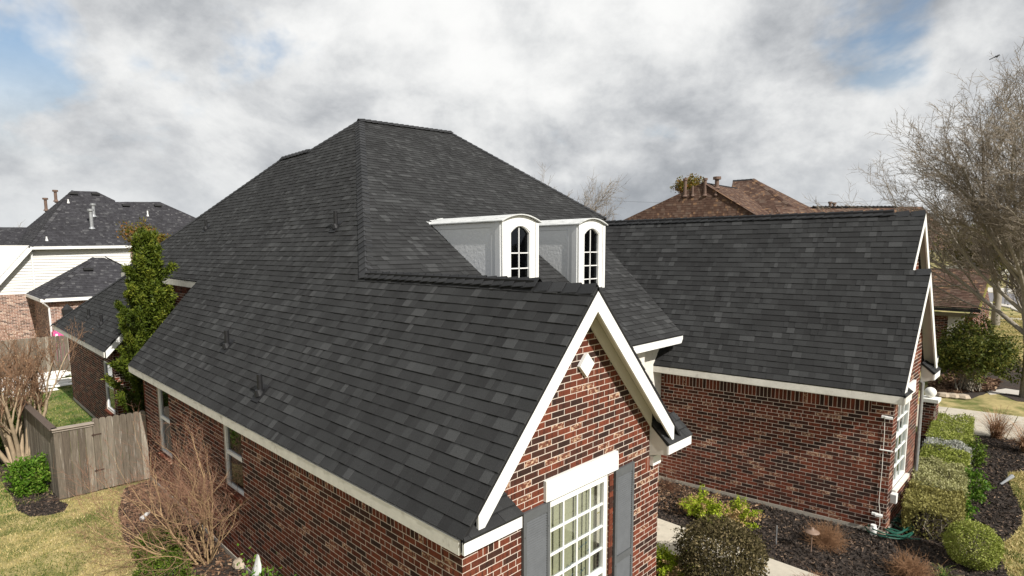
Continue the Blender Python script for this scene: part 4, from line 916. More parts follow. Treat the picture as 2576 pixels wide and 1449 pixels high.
def blob(name, label, cat, c, rad, n, size, m, seed, lump=.18, squash=1., stems=None, group=None, box=False, depthk=.35, up=.3, bottom=-.9, long=1.6, kids=None):
    """clipped bush: leaves through the outer shell of a lumpy ellipsoid or block, stems inside"""
    rg = np.random.default_rng(seed); rad = np.array(rad, float); c = np.array(c, float)
    t = thing(name, label, cat, (c[0], c[1], max(0, c[2]-rad[2])), group)
    if box:
        P = rg.uniform(-1, 1, (n, 3)); ax = rg.integers(0, 3, n); sg = np.where(rg.random(n) < .5, -1., 1.); sg[ax == 2] = 1.
        P[np.arange(n), ax] = sg*(1-depthk*rg.random(n)**1.5)
        f = 1+lump*np.array([noise.noise(Vector((float(a[0]*rad[0]*3+seed), float(a[1]*rad[1]*3), float(a[2]*rad[2]*3)))) for a in P]); P = P*f[:, None]
    else:
        D = rg.normal(size=(n, 3)); D /= np.linalg.norm(D, axis=1)[:, None]; D = D[D[:, 2] > bottom]; n = len(D)
        f = 1+lump*np.array([noise.noise(Vector((float(a[0]*2.3+seed), float(a[1]*2.3), float(a[2]*2.3))))*1.4+.5*noise.noise(Vector((float(a[0]*6+seed), float(a[1]*6), float(a[2]*6)))) for a in D])
        P = D*(f*(1-depthk*rg.random(n)**1.4))[:, None]
    P = P*np.where(rg.random(len(P)) < .06, 1+rg.random(len(P))*.16, 1.)[:, None]
    C = c+P*rad; k = C[:, 2] > .01; C = C[k]
    V, Fc = leaves(C, size, rg, up=up, long=long); tint = np.clip(.5+rg.normal(0, .22, len(C))+.25*np.array([noise.noise(Vector((float(a[0]*3), float(a[1]*3), float(a[2]*3)))) for a in C]), 0, 1)
    link('foliage', fmesh('foliage', V, Fc, tint, m), t)
    paths = []
    for i in range(stems or 22):
        D = rg.normal(size=3); D[2] = abs(D[2])+.4; D /= np.linalg.norm(D); b0 = np.array([c[0], c[1], max(0., c[2]-rad[2])])+np.r_[rg.normal(size=2)*rad[:2]*.15, 0]
        e_ = c+D*rad*.85; paths.append((np.array([b0, (b0+e_)/2+rg.normal(size=3)*.04*rad[0], e_]), (.012*rad[0]+.004, .006, .003)))
    V, Fc = tubes(paths, 4); link('stems', fmesh('stems', V, Fc, np.zeros(len(Fc)), M['bark']), t)
    return t
def twiggy(name, label, cat, c, rad, n, m, seed, r=.0035, curl=.35, group=None):
    """dry ball of thin arching twigs"""
    rg = np.random.default_rng(seed); c = np.array(c, float); paths = []
    t = thing(name, label, cat, (c[0], c[1], 0), group)
    for i in range(n):
        D = rg.normal(size=3); D[2] = abs(D[2])*.9+.05; D /= np.linalg.norm(D); L = rg.uniform(.65, 1.08); p = np.r_[c[:2]+rg.normal(size=2)*.05, .01]; pts = [p]
        for k in range(5):
            D = D+rg.normal(size=3)*curl*.6; D[2] -= .06*k*.5; D /= np.linalg.norm(D); p = p+D*np.array(rad)*L/5*1.05; p[2] = max(p[2], .01); pts.append(p)
        paths.append((np.array(pts), np.linspace(r, r*.35, 6)))
        for j in range(3):
            q = pts[rg.integers(1, 5)]; e_ = q+rg.normal(size=3)*np.array(rad)*.25; e_[2] = max(.01, e_[2]); paths.append((np.array([q, (q+e_)/2+rg.normal(size=3)*.01, e_]), (r*.6, r*.5, r*.3)))
    V, Fc = tubes(paths, 3); link('twigs', fmesh('twigs', V, Fc, np.zeros(len(Fc)), m), t); return t
def blades(name, label, cat, c, n, L, m, seed, wid=.006, spread=.9, group=None, droop=.9):
    rg = np.random.default_rng(seed); t = thing(name, label, cat, (c[0], c[1], 0), group); VV = []; FF = []; b = 0
    for i in range(n):
        a = rg.random()*6.283; e_ = rg.uniform(.15, 1.)*spread; d = np.array([math.cos(a)*e_, math.sin(a)*e_, 1.]); d /= np.linalg.norm(d); p = np.array([c[0], c[1], 0.])+np.r_[rg.normal(size=2)*.05, 0]; l = L*rg.uniform(.6, 1.1); s = np.cross(d, (0, 0, 1.)); s /= np.linalg.norm(s); w = wid
        for k in range(6):
            VV += [p-s*w, p+s*w]; d = d+np.array([0, 0, -.10*droop*(k+.5)]); d /= np.linalg.norm(d); p = p+d*l/5; p[2] = max(p[2], .01); w *= .8
        for k in range(5): FF.append([b+2*k, b+2*k+1, b+2*k+3, b+2*k+2])
        b += 12
    link('blades', fmesh('blades', np.array(VV), np.array(FF), rg.random(len(FF)), m), t); return t
def fern(name, label, c, n, L, seed, dry=.4, group=None):
    rg = np.random.default_rng(seed); t = thing(name, label, 'fern', (c[0], c[1], 0), group); G = []; D_ = []
    for i in range(n):
        a = rg.random()*6.283; e_ = rg.uniform(.3, 1.5); d = np.array([math.cos(a)*e_, math.sin(a)*e_, 1.]); d /= np.linalg.norm(d); p = np.array([c[0], c[1], 0.])+np.r_[rg.normal(size=2)*.07, 0]; l = L*rg.uniform(.6, 1.1); pts = [p]
        for k in range(7): d = d+rg.normal(size=3)*.06+np.array([0, 0, -.03*k]); d /= np.linalg.norm(d); p = p+d*l/7; p[2] = max(.015, p[2]); pts.append(p)
        (D_ if rg.random() < dry else G).append(np.array(pts))
    for nm, S, m in (('fronds', G, M['fern']), ('dry_fronds', D_, M['frond_dry'])):
        if not S: continue
        C = []; 
        for P in S:
            for k in range(1, 8):
                nn = 30 if nm == 'fronds' else 12
                f = rg.random(nn)[:, None]; q = P[k-1]*(1-f)+P[k]*f; C.append(q+rg.normal(size=(nn, 3))*(.026 if nm == 'fronds' else .02))
        C = np.vstack(C); C[:, 2] = np.maximum(C[:, 2], .01); V, Fc = leaves(C, .026, rg, up=.6, long=1.5); link(nm, fmesh(nm, V, Fc, rg.random(len(Fc)), m), t)
    V, Fc = tubes([(P, np.linspace(.004, .0015, 8)) for P in G+D_], 3); link('stalks', fmesh('stalks', V, Fc, np.zeros(len(Fc)), M['frond_dry']), t); return t

# bare crepe myrtle in front of the side wall
mb = np.array([-.17, 7.0, 0]); rg0 = np.random.default_rng(11); st = []
for i in range(19):
    a = i*2.399+rg0.uniform(-.3, .3); e_ = rg0.uniform(.25, 1.05); dd = np.array([math.cos(a)*e_-.28, math.sin(a)*e_*1.1+.12, 1.]); dd[0] = min(dd[0], .22); st.append((mb+np.array([math.cos(a)*.12, math.sin(a)*.14, 0]), dd, rg0.uniform(1.25, 2.0), rg0.uniform(.010, .021)))
MY = dict(levels=3, seg=[8, 7, 6, 4], wob=.12, up=[.03, .04, .03, .02], kids=[7, 6, 5], ang=[(15, 45), (20, 55), (20, 60)], lk=[.62, .6, .5], rk=.62, lo=[.25, .2, .15], taper=.4, rmin=.0022, cone=.3)
bare_tree('crepe_myrtle', 'bare tan many-stemmed shrub spreading in front of the long brick side wall', 'shrub', mb, MY, M['myrtle'], M['myrtletwig'], 3, st)
# far-left crepe myrtle with dense seed heads
mb = np.array([-1.95, 15.6, 0]); st = []
for i in range(8):
    a = i*2.399; e_ = .15+.08*(i % 3); st.append((mb+np.array([math.cos(a)*.16, math.sin(a)*.16, 0]), np.array([math.cos(a)*e_, math.sin(a)*e_, 1.]), 1.9, .06))
M2 = dict(levels=4, seg=[6, 5, 5, 4, 3], wob=.09, up=[.04, .10, .12, .08, .03], kids=[5, 5, 5, 4], ang=[(12, 32), (14, 38), (15, 40), (20, 60)], lk=[.68, .7, .62, .40], rk=.66, lo=[.45, .25, .2, .3], taper=.55, rmin=.004)
bare_tree('crepe_myrtle', 'tall crepe myrtle with pale trunks and dense brown twigs left of the board fence', 'tree', mb, M2, M['myrtle_old'], M['seedtwig'], 5, st, leafy=(M['drygrass'], 7000, .018, 2.2))

# yew between the kitchen wing and the front wing
def conifer(name, label, base, H, R, n, m, seed, lean=(0, 0)):
    rg = np.random.default_rng(seed); t = thing(name, label, 'tree', base); C = []; tr = []; paths = [(np.array([[base[0]+lean[0]*k/6, base[1]+lean[1]*k/6, H*.93*k/6] for k in range(7)]), np.linspace(.07, .012, 7))]
    nb = 150
    for i in range(nb):
        h = (i+.5)/nb; z = .25+h*(H-.35); env = R*(1-max(0, h-.40)/.64)**.8*(.62+.38*min(1, h/.3)); a = rg.random()*6.283
        L = env*(rg.uniform(.4, .95) if i % 7 else rg.uniform(1.0, 1.35)); p = np.array([base[0]+lean[0]*h, base[1]+lean[1]*h, z]); d = np.array([math.cos(a), math.sin(a), rg.uniform(.25, 1.1)+h*.6]); d /= np.linalg.norm(d); pts = [p]
        for k in range(5): d = d+np.array([0, 0, .10])+rg.normal(size=3)*.08; d /= np.linalg.norm(d); p = p+d*L/5; pts.append(p)
        pts = np.array(pts); paths.append((pts, np.linspace(.012, .003, 6))); m_ = int(n/nb*L/(.6*R)); f = rg.random(m_)**.6*4.99; k = f.astype(int); q = pts[k]+(pts[k+1]-pts[k])*(f-k)[:, None]
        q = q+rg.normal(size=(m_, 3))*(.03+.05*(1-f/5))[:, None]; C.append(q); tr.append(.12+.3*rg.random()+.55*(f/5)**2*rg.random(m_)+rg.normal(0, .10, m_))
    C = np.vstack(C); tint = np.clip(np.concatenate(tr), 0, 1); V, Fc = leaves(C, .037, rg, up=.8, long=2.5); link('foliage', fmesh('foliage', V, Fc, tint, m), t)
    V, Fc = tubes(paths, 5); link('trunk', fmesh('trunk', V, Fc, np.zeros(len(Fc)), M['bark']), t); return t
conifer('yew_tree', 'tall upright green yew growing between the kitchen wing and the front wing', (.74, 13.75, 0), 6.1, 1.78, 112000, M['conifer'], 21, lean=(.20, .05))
def dirpt(px, depth, z=0.): P = CAM_POS+ray(px, PCY)*depth; return np.array([P[0], P[1], z])
def z_at(py, depth): return float((CAM_POS+ray(1263, py)*depth)[2])
# yew-like tree with red and green leaves beyond
P_ = dirpt(418, 23); rg0 = np.random.default_rng(4)
TR = dict(levels=3, seg=[7, 6, 4, 3], wob=.06, up=[.02, .06, .04, .0], kids=[8, 6, 5], ang=[(25, 50), (25, 60), (30, 70)], lk=[.17, .55, .5], rk=.5, lo=[.72, .3, .2], taper=.3, rmin=.006)
bare_tree('turning_tree', 'small tree with red and olive leaves showing above the yew against the grey roof', 'tree', P_, TR, M['bark'], M['twig'], 8, [(P_, (0, 0, 1.), 5.75, .09)], leafy=(M['redgreen'], 9000, .05, 1.6))

# plants left
blob('bright_shrub', 'bright green rounded shrub in the mulch at the fence corner', 'shrub', (*atz(82, 1242)[:2], .42), (.37, .37, .42), 5200, .045, M['hollybright'], 31, lump=.5)
blob('dark_shrub', 'dark green shrub half hidden behind the pale crepe myrtle trunks', 'shrub', (*atz(22, 1120)[:2], .55), (.75, .6, .6), 3500, .06, M['boxwood'], 32, lump=.5)
blob('boxwood', 'clipped boxwood mound behind the bare shrub, nearer to the fence', 'shrub', (*atz(402, 1402)[:2], .24), (.42, .40, .28), 8500, .022, M['boxwood'], 33, lump=.22, group='clipped boxwood mounds on the lawn edge')
blob('boxwood', 'clipped boxwood mound at the lower edge of the lawn, in front of the other mound', 'shrub', (*atz(412, 1470)[:2], .24), (.42, .40, .28), 8500, .022, M['boxwood'], 34, lump=.22, group='clipped boxwood mounds on the lawn edge')
blob('boxwood', 'low clipped boxwood just showing at the picture foot below the bare shrub', 'shrub', (*atz(478, 1530)[:2], .22), (.30, .35, .24), 5000, .022, M['boxwood'], 35, lump=.2, group='clipped boxwood mounds on the lawn edge')
blob('leafy_shrub', 'loose green shrub against the side wall beside the white cloth', 'shrub', (-.02, 4.62, .36), (.30, .62, .42), 1500, .038, M['hollybright'], 36, lump=.9, depthk=.8)
b = MB(); c = np.array([.02, 4.86, .74])
vs = []
for k in range(9):
    w0 = (.03, .075, .095, .105, .11, .125, .14, .15, .12)[k]
    for j in range(7): y = (j/3.-1)*w0+.012*math.sin(k*1.1); vs.append(c+(-.05*math.cos(y*11)-.012*k+.016*math.sin(j*2.2+k*.6)*k/8, y, .17-.043*k-(.03 if k == 8 and j % 2 else 0)))
b.add(vs, [[k*7+j, k*7+j+1, k*7+j+8, k*7+j+7] for k in range(8) for j in range(6)])
tag(recentre(b.build('cloth_scrap', M['white'], smooth=True)), 'white cloth caught on the loose shrub at the side wall', 'cloth')
b = MB(); c = atz(610, 1425); c[2] = 0
b.lathe(c+(.0, .0, .0), [(.12, 0), (.17, .04), (.15, .12), (.06, .16)], 9); tag(recentre(b.build('field_stone', M['stone'])), 'brown field stone at the foot of the side wall', 'stone')
b = MB(); b.tube([atz(355, 1312)+(0, 0, .05), atz(378, 1300)+(0, 0, .12)], [.05, .03], 9); tag(recentre(b.build('white_pipe', M['pvc'])), 'short white pipe lying at the lawn edge left of the bare shrub', 'pipe')
# plants in the court
blob('olive_shrub', 'large dark olive rounded shrub with pale dead leaves beside the path', 'shrub', (*atz(1812, 1466)[:2], .50), (.72, .72, .58), 15000, .03, M['olive'], 41, lump=.12)
fern('foxtail_fern', 'bright yellow-green fern clump with tan fronds below the shaded wing wall', (*(atz(1768, 1302)[:2]),), 60, .62, 42, dry=.35)
fern('foxtail_fern', 'tan and green fern clump right of the brighter fern, behind the olive shrub', (*(atz(1848, 1322)[:2]),), 60, .58, 43, dry=.6)
fern('foxtail_fern', 'green fern clump tucked against the corner of the sunlit gable wall', (*(atz(1680, 1445)[:2]),), 40, .5, 44, dry=.3)
twiggy('dry_bush', 'dry brown twiggy bush behind the mushroom lamp', 'bush', atz(2078, 1372), (.42, .42, .50), 330, M['drybush'], 45)
twiggy('dry_bush', 'dry brown twiggy bush at the picture foot below the hose', 'bush', atz(2292, 1452), (.42, .42, .48), 330, M['drybush'], 46)
twiggy('dry_weeds', 'thin dry weeds in the inner corner by the shaded wall', 'weeds', atz(1690, 1235), (.40, .5, .55), 60, M['drygrass'], 47, r=.003)
twiggy('dry_bush', 'tips of a russet dry bush at the lower edge beside the path', 'bush', atz(2062, 1500), (.5, .5, .34), 300, M['drybush'], 48)
blades('tufted_grass', 'small green grass tuft at the picture foot right of the hose', 'grass tuft', atz(2375, 1462), 60, .32, M['green_grass'], 49, wid=.006)
blades('ornamental_grass', 'russet ornamental grass clump by the concrete walk, nearer the hedge', 'ornamental grass', atz(2506, 1103), 330, 1.0, M['drygrass'], 50, wid=.007)
blades('ornamental_grass', 'russet ornamental grass clump cut by the right picture edge', 'ornamental grass', atz(2582, 1140), 330, .95, M['drygrass'], 51, wid=.007)
blob('boxwood_ball', 'neatly clipped green boxwood ball in the mulch bed', 'topiary', (*atz(2443, 1425)[:2], .40), (.415, .415, .40), 13000, .02, M['hedge_green'], 52, lump=.05, depthk=.2)
for i, (px, r, s_, lab) in enumerate((((2440, 1262), .26, 53, 'upright bright green shrub between the pale hedge and the lawn'), ((2412, 1312), .20, 54, 'small yellow-green shrub just above the boxwood ball'), ((2446, 1172), .22, 55, 'small dark green shrub against the hedge, farthest of the three loose ones'))):
    blob('loose_shrub', lab, 'shrub', (*atz(*px)[:2], r*1.3), (r, r, r*1.4), 1700, .04, M['hollybright' if i < 2 else 'boxwood'], s_, lump=.7, group='loose shrubs beside the hedge')
# the hedge: five plants grown into one line, each its own colour
H0, H1 = atz(2338, 1362), atz(2396, 1096); hd = (H1-H0)/np.linalg.norm(H1-H0); HLN = np.linalg.norm(H1-H0)
segs = [(0, .17, 'hedge_brown', .62, 'brown and green end of the hedge nearest the garden hose', 12000), (.17, .40, 'hedge_pale', .64, 'pale sage hedge section, widest in the row', 13000), (.40, .56, 'hedge_green', .60, 'fresh green hedge section in the middle of the row', 11000), (.56, .66, 'silver', .58, 'silvery white hedge section behind the fresh green one', 6000), (.66, 1.02, 'hedge_green', .62, 'yellow-green hedge section farthest off beside the brick pillar', 15000)]
for i, (a, c, m, h, lab, n) in enumerate(segs):
    cc = H0+hd*HLN*(a+c)/2; L = HLN*(c-a)/2
    rg = np.random.default_rng(60+i); t = thing('hedge', lab, 'hedge', (cc[0], cc[1], 0), 'clipped hedge sections along the wing')
    P = rg.uniform(-1, 1, (n, 3)); ax = rg.choice(3, n, p=(.15, .4, .45)); sg = np.where(rg.random(n) < .5, -1., 1.); sg[ax == 2] = 1.; P[np.arange(n), ax] = sg*(1-.3*rg.random(n)**1.6)
    nrm = np.array([-hd[1], hd[0], 0]); W_ = .46
    C = cc+hd*(P[:, :1]*L)+nrm*(P[:, 1:2]*W_)+np.array([0, 0, 1.])*((P[:, 2:]+1)*h/2); C = C+rg.normal(size=C.shape)*(rg.random(n) < .12)[:, None]*.05; C[:, 2] += .07*np.array([noise.noise(Vector((float(q[0]*3), float(q[1]*3), 1.))) for q in C])*(P[:, 2]+1)
    V, Fc = leaves(C, .028, rg, up=.4); link('foliage', fmesh('foliage', V, Fc, np.clip(.5+rg.normal(0, .22, n), 0, 1), M[m]), t)
    pt = []
    for k in range(20):
        q = cc+hd*rg.uniform(-L, L)+nrm*rg.uniform(-.2, .2); pt.append((np.array([q, q+np.array([rg.normal()*.1, rg.normal()*.1, h*.5]), q+np.array([rg.normal()*.2, rg.normal()*.2, h*.92])]), (.01, .007, .003)))
    V, Fc = tubes(pt, 4); link('stems', fmesh('stems', V, Fc, np.zeros(len(Fc)), M['bark']), t)

# big round shrub, right
blob('garden_shrub', 'big rounded green shrub with orange tinges standing beyond the wing', 'shrub', (*atz(2438, 985)[:2], 1.40), (1.30, 1.30, 1.30), 20000, .065, M['shrubmix'], 71, lump=.35, depthk=.6, stems=60, bottom=-.6)
# large bare tree at the right edge
TB = dirpt(2600, 21.5)
st = [(TB, (-.03, .02, 1.), 5.6, .20)]
BT = dict(levels=5, seg=[6, 9, 8, 6, 5, 4], wob=.07, up=[.02, .03, .035, .03, .02, .0], kids=[15, 10, 8, 6, 5], ang=[(14, 62), (18, 45), (20, 48), (22, 55), (25, 65)], lk=[1.04, .50, .52, .48, .5], rk=.52, lo=[.36, .20, .12, .1, .1], taper=.5, rmin=.0066, bias=(-.30, .22, .10), biask=.30)
_, big = bare_tree('bare_tree', 'tall bare winter tree rising past the right picture edge', 'tree', TB, BT, M['bark'], M['twig'], 77, st, split=2, nside=(6,))
# evergreen oak behind it, and a second trunk
def oak(name, label, base, H, R, zc, n, size, m, seed, rt_=.22, trunk_h=3.5):
    rg = np.random.default_rng(seed); t = thing(name, label, 'tree', base); paths = [(np.array([[base[0]+rg.normal()*.05*k, base[1]+rg.normal()*.05*k, trunk_h*k/4] for k in range(5)]), np.linspace(rt_, rt_*.75, 5))]; top = paths[0][0][-1]; C = []
    for i in range(26):
        D = rg.normal(size=3); D[2] = D[2]*.6+.3; D /= np.linalg.norm(D); c = np.array([base[0], base[1], zc])+D*np.array([R, R, H/2])*rg.uniform(.35, .95)
        paths.append((np.array([top, (top+c)/2+rg.normal(size=3)*.3, c]), (rt_*.4, rt_*.22, .02))); k = n//26; q = rg.normal(size=(k, 3)); q /= np.linalg.norm(q, axis=1)[:, None]; C.append(c+q*(rg.random(k)**.4)[:, None]*np.array([R, R, H/2])*.38)
    V, Fc = tubes(paths, 7); link('trunk', fmesh('trunk', V, Fc, np.zeros(len(Fc)), M['bark']), t)
    C = np.vstack(C); V, Fc = leaves(C, size, rg); link('crown', fmesh('crown', V, Fc, np.clip(rg.normal(.5, .25, len(Fc)), 0, 1), m), t); return t
P_ = dirpt(2506, 42); oak('oak_tree', 'evergreen oak with a pale leaning trunk by the street', P_, 4.2, 3.4, 5.2, 14000, .11, M['evergreen'], 81, rt_=.28, trunk_h=4)
P_ = dirpt(2462, 36); oak('oak_tree', 'smaller evergreen oak beside the low brown-roofed house', P_, 3.2, 2.4, 5.6, 7000, .11, M['evergreen'], 82, rt_=.2, trunk_h=4.2)
P_ = dirpt(2490, 27); SP = dict(levels=2, seg=[6, 4, 3], wob=.08, up=[.02, .05, .03], kids=[9, 5], ang=[(25, 55), (25, 60)], lk=[.4, .5], rk=.5, lo=[.3, .2], taper=.3, rmin=.004)
bare_tree('sapling', 'thin young sapling with sparse leaves on the far lawn', 'tree', P_, SP, M['bark'], M['twig'], 9, [(P_, (0, 0, 1.), 2.6, .03)], leafy=(M['shrubmix'], 260, .07, 1.2))
# bare trees behind the ridge
def wintertree(px, depth, ytop, seed, label, spread=1., leafy=None, lv=4, dense=0):
    P_ = dirpt(px, depth); H = z_at(ytop, depth)
    WT = dict(levels=lv, seg=[6, 6, 5, 4, 3], wob=.07, up=[.02, .07, .07, .04, .02], kids=[10+5*dense, 8+dense, 6+dense, 5], ang=[(20, 48), (18, 45), (20, 50), (25, 60)], lk=[.95*spread, .55, .52, .5], rk=.55, lo=[.4, .2, .15, .1], taper=.45, rmin=(.0075+.003*dense)*depth/40)
    return bare_tree('bare_tree', label, 'tree', P_, WT, M['bark'], M['twig'], seed, [(P_, (0, 0, 1.), H*.48, .22)], split=1, leafy=leafy)
wintertree(1440, 40, 405, 91, 'bare tree standing behind the dark roof ridge left of the brown roofs', .72, dense=1)
P_ = dirpt(1722, 56); oak('leafy_tree', 'small tree with dark olive leaves peeping over the brown roof', P_, 2.4, 1.3, z_at(480, 56), 2200, .12, M['redgreen'], 93, rt_=.15, trunk_h=z_at(500, 56))
wintertree(78, 75, 545, 94, 'small bare tree far off left of the grey-roofed house', .8, lv=3)
wintertree(492, 60, 536, 95, 'bare tree tips far off between the grey roof and the dark roof', .8, lv=3)
wintertree(2140, 90, 508, 96, 'bare tree tips far off above the long brown ridge', .8, lv=3)
wintertree(2400, 52, 455, 98, 'bare tree seen over the wing gable behind the tall bare tree', .9)
# a bird on the tree top
tips = np.vstack([x[0][-1] for lv_ in big for x in lv_]); q_ = prj(tips); k_ = np.where((q_[:, 0] > 2475) & (q_[:, 0] < 2545))[0]; bp = tips[k_[np.argsort(q_[k_, 1])[12]]]+(0, 0, .10)
b = MB(); dU = np.array([RT[0], RT[1], 0]); b.tube([bp-dU*.16+(0, 0, -.06), bp-dU*.07+(0, 0, -.01), bp, bp+dU*.05+(0, 0, .045), bp+dU*.075+(0, 0, .06)], [.012, .03, .045, .03, .012], 8)
b.tube([bp-dU*.30+(0, 0, -.12), bp-dU*.10+(0, 0, -.03)], [.018, .02], 6); b.lathe(bp+dU*.075+(0, 0, .05), [(.01, -.03), (.028, 0), (.01, .03)], 8); b.tube([bp+dU*.09+(0, 0, .055), bp+dU*.13+(0, 0, .05)], [.008, .002], 5)
b.tube([bp+(0, 0, -.04), bp+(0, 0, -.10)], .004, 4)
tag(recentre(b.build('bird', M['bird'], smooth=True)), 'dark long-tailed bird perched on the top twig of the bare tree', 'bird')
# far wood on the horizon
rg = np.random.default_rng(5); n = 42000; a = rg.random(n)*6.283; R = rg.uniform(230, 300, n); cl = np.array([noise.noise(Vector((math.cos(x)*9, math.sin(x)*9, 3.))) for x in a]); C = np.c_[np.cos(a)*R, np.sin(a)*R, rg.random(n)**.8*(7.5+3*cl)]
V, Fc = leaves(C, 1.1, rg); o = link('far_wood', fmesh('far_wood', V, Fc, rg.random(n)*.6, M['evergreen'])); o['kind'] = 'stuff'; o['label'] = 'low line of distant trees on the horizon'

# ------------------------------------------------------------------ fences
def planks_fence(name, label, A, B, H, parent_mat='fence', w=.14, gap=.006, th=.02, rails=True, side=None, seed=0, cap=None, jitter=.0, dog=False, z0=.03):
    A = np.array(A[:2]); B = np.array(B[:2]); d = B-A; L = np.linalg.norm(d); d = d/L; n_ = np.array([d[1], -d[0]]); rg = random.Random(seed); f = thing(name, label, 'fence', (A[0], A[1], 0)); n = max(1, int(round(L/w))); w = L/n; mesh = {}
    ang = math.atan2(d[1], d[0])
    for i in range(n):
        k = rg.randrange(6)
        if k not in mesh:
            q = MB(); hw = w/2-gap/2; hh = H+rg.uniform(-.012, .012); c = .03 if dog else .001; P = [(-hw, 0, z0+rg.uniform(-.01, .01)), (hw, 0, z0), (hw, 0, hh-c), (hw-c, 0, hh), (-hw+c, 0, hh), (-hw, 0, hh-c)]
            q.prism(P, (0, th, 0), tint=(.15, .4, .5, .6, .85, .3)[k]); mesh[k] = q.mesh('plank', M[parent_mat])
        p = A+d*(i+.5)*w; off = rg.uniform(-.003, .003)
        link('plank', mesh[k], f, Matrix.Translation((p[0]+n_[0]*off, p[1]+n_[1]*off, 0)) @ Matrix.Rotation(ang, 4, 'Z'))
    for zr in (.35, H-.3):
        q = MB(); a = np.r_[A, zr]-np.r_[n_, 0]*.045; c = np.r_[B, zr]-np.r_[n_, 0]*.045; q.beam(a, c, .04, .09); q.build('rail', M['wooddark'], f)
    for s in (0, 1):
        p = np.r_[A+(B-A)*s, 0]-np.r_[n_, 0]*.11+np.r_[d, 0]*(.06 if s == 0 else -.06); q = MB(); q.box(p+(0, 0, (H-.02)/2), (.045, .045, (H-.02)/2)); q.build('post', M['wooddark'], f)
    if cap:
        q = MB(); q.beam(np.r_[A-d*.03, H+.012], np.r_[B+d*.03, H+.012], .15, .03, tint=.5); q.build('cap_rail', M[cap], f)
        q = MB(); a = np.r_[A-d*.02, H-.035]+np.r_[n_, 0]*.017; c = np.r_[B+d*.02, H-.035]+np.r_[n_, 0]*.017; q.beam(a, c, .024, .05); q.build('trim_board', M[cap], f)
    return f
FA = atz(150, 1260); FH = 1.66; FB = atz(232, 1243); FB = np.array([FA[0]+(.24-FA[0])*.40, FA[1]-.03, 0]); FC = np.array([.23, 12.05, 0])
planks_fence('board_fence', 'weathered grey board fence with a flat cap rail facing the lawn', FA, FB, FH, seed=1, cap='woodlight')
FD = atz(52, 1008, FH)
planks_fence('board_fence', 'weathered grey board fence running back behind the crepe myrtle', FD, FA, FH, seed=2, cap='wooddark')
g = planks_fence('board_gate', 'weathered grey board gate with black strap hinges next to the brick wall', FB, FC, FH+.10, seed=3, dog=True, z0=.05); g['category'] = 'gate'
for z in (FH-.28, .52):
    q = MB(); q.beam((FB[0]-.03, FB[1]-.012, z), (FB[0]+.16, FB[1]-.012, z-.0), .008, .03, (0, 0, 1)); q.tube([(FB[0]-.0, FB[1]-.018, z-.04), (FB[0]-.0, FB[1]-.018, z+.04)], .009, 6); q.build('hinge', M['rust'], g)
BF0, BF1 = np.array([-7.0, 29.7]), np.array([2.4, 29.7])
planks_fence('board_fence', 'far grey board fence behind the pile of white boards', BF0, BF1, 1.75, seed=4, dog=True, cap=None)

# ------------------------------------------------------------------ white boards dumped on the back lawn
rg = random.Random(9)
for i in range(22):
    y = 25.4+i*.185+rg.uniform(-.1, .1); L = rg.uniform(2.6, 4.6); x1 = (1.15 if y-25 > .6 and y > 23.6 else .3)-rg.random()*.5; z = .04+.05*(i % 4)+.02*rg.random(); a = rg.uniform(-.16, .02) if i < 4 else rg.uniform(-.09, .09); q = MB(); w = rg.choice((.09, .12, .15, .2)); cx = x1-L*math.cos(a)/2
    q.box((0, 0, 0), (L/2, w/2, rg.choice((.012, .02))), ((1, 0, 0), (0, 1, 0), (0, 0, 1)))
    if i % 3 == 0: q.box((0, w/2-.01, .03), (L/2, .01, .03))
    o = q.build('board', M['lumber']); o.matrix_basis = Matrix.Translation((cx, y+L/2*math.sin(-a)*-1, z)) @ Matrix.Rotation(-a, 4, 'Z') @ Matrix.Rotation(rg.uniform(-.25, .25), 4, 'X') @ Matrix.Rotation(rg.uniform(-.012, .012), 4, 'Y'); WM[o.name] = o.matrix_basis.copy()
    tag(o, 'long white board in the jumbled pile on the back lawn by the kitchen wall', 'board', 'white boards in the pile on the back lawn')

# ------------------------------------------------------------------ neighbour with grey roof and white siding
nb = thing('neighbour_house', 'two-storey neighbour with speckled grey hip roof and white lap siding', 'house', (4, 40, 0))
YN = 38.; kN = .78
C0 = atY(75, 620, YN-.35); nN = (0, -kN, 1); dN = C0[2]-kN*C0[1]
on = lambda x, y: at(x, y, nN, dN)
grey = dict(m=M['shingle_grey'], rank=False, expo=.15, wscale=.8)
shingles(nb, 'roof_slope', C0, nN, [[C0, on(290, 617.5), on(290, 505), on(243, 482), on(180, 480)], [on(290, 617.5), on(520, 613), on(520, 560), on(402, 508), on(290, 508)]], seed=61, **grey)
Pk = on(180, 480); D0 = C0+np.array([-2.6, 0, -2.6*(Pk[2]-C0[2])/(Pk[0]-C0[0])]); nLF = np.cross(Pk-C0, D0-C0+np.array([0, 5., 0])*0+np.array([0, 0, 0]))
sLF = (Pk[2]-C0[2])/(Pk[0]-C0[0]); hipn = np.array([Pk[0]-C0[0], Pk[1]-C0[1], Pk[2]-C0[2]])
nLF = np.cross(hipn, D0-C0); nLF = nLF if nLF[2] > 0 else -nLF
onl = lambda x, y: at(x, y, nLF, nLF@C0)
shingles(nb, 'roof_slope', C0, nLF, [[Pk, C0, D0, onl(-120, 760), onl(69, 571)]], seed=62, **grey)
sheet_pts = [atY(-60, 624, 45), atY(68, 622, 45), atY(68, 572, 48), atY(-60, 572, 48)]
nn = np.cross(sheet_pts[1]-sheet_pts[0], sheet_pts[2]-sheet_pts[0]); shingles(nb, 'roof_slope', sheet_pts[0], nn, [sheet_pts], seed=63, **grey)
b = MB(); b.beam(C0+(0, 0, -.09), on(430, 615.5)+(0, 0, -.09), .06, .16); b.build('gutter', M['white'], nb)
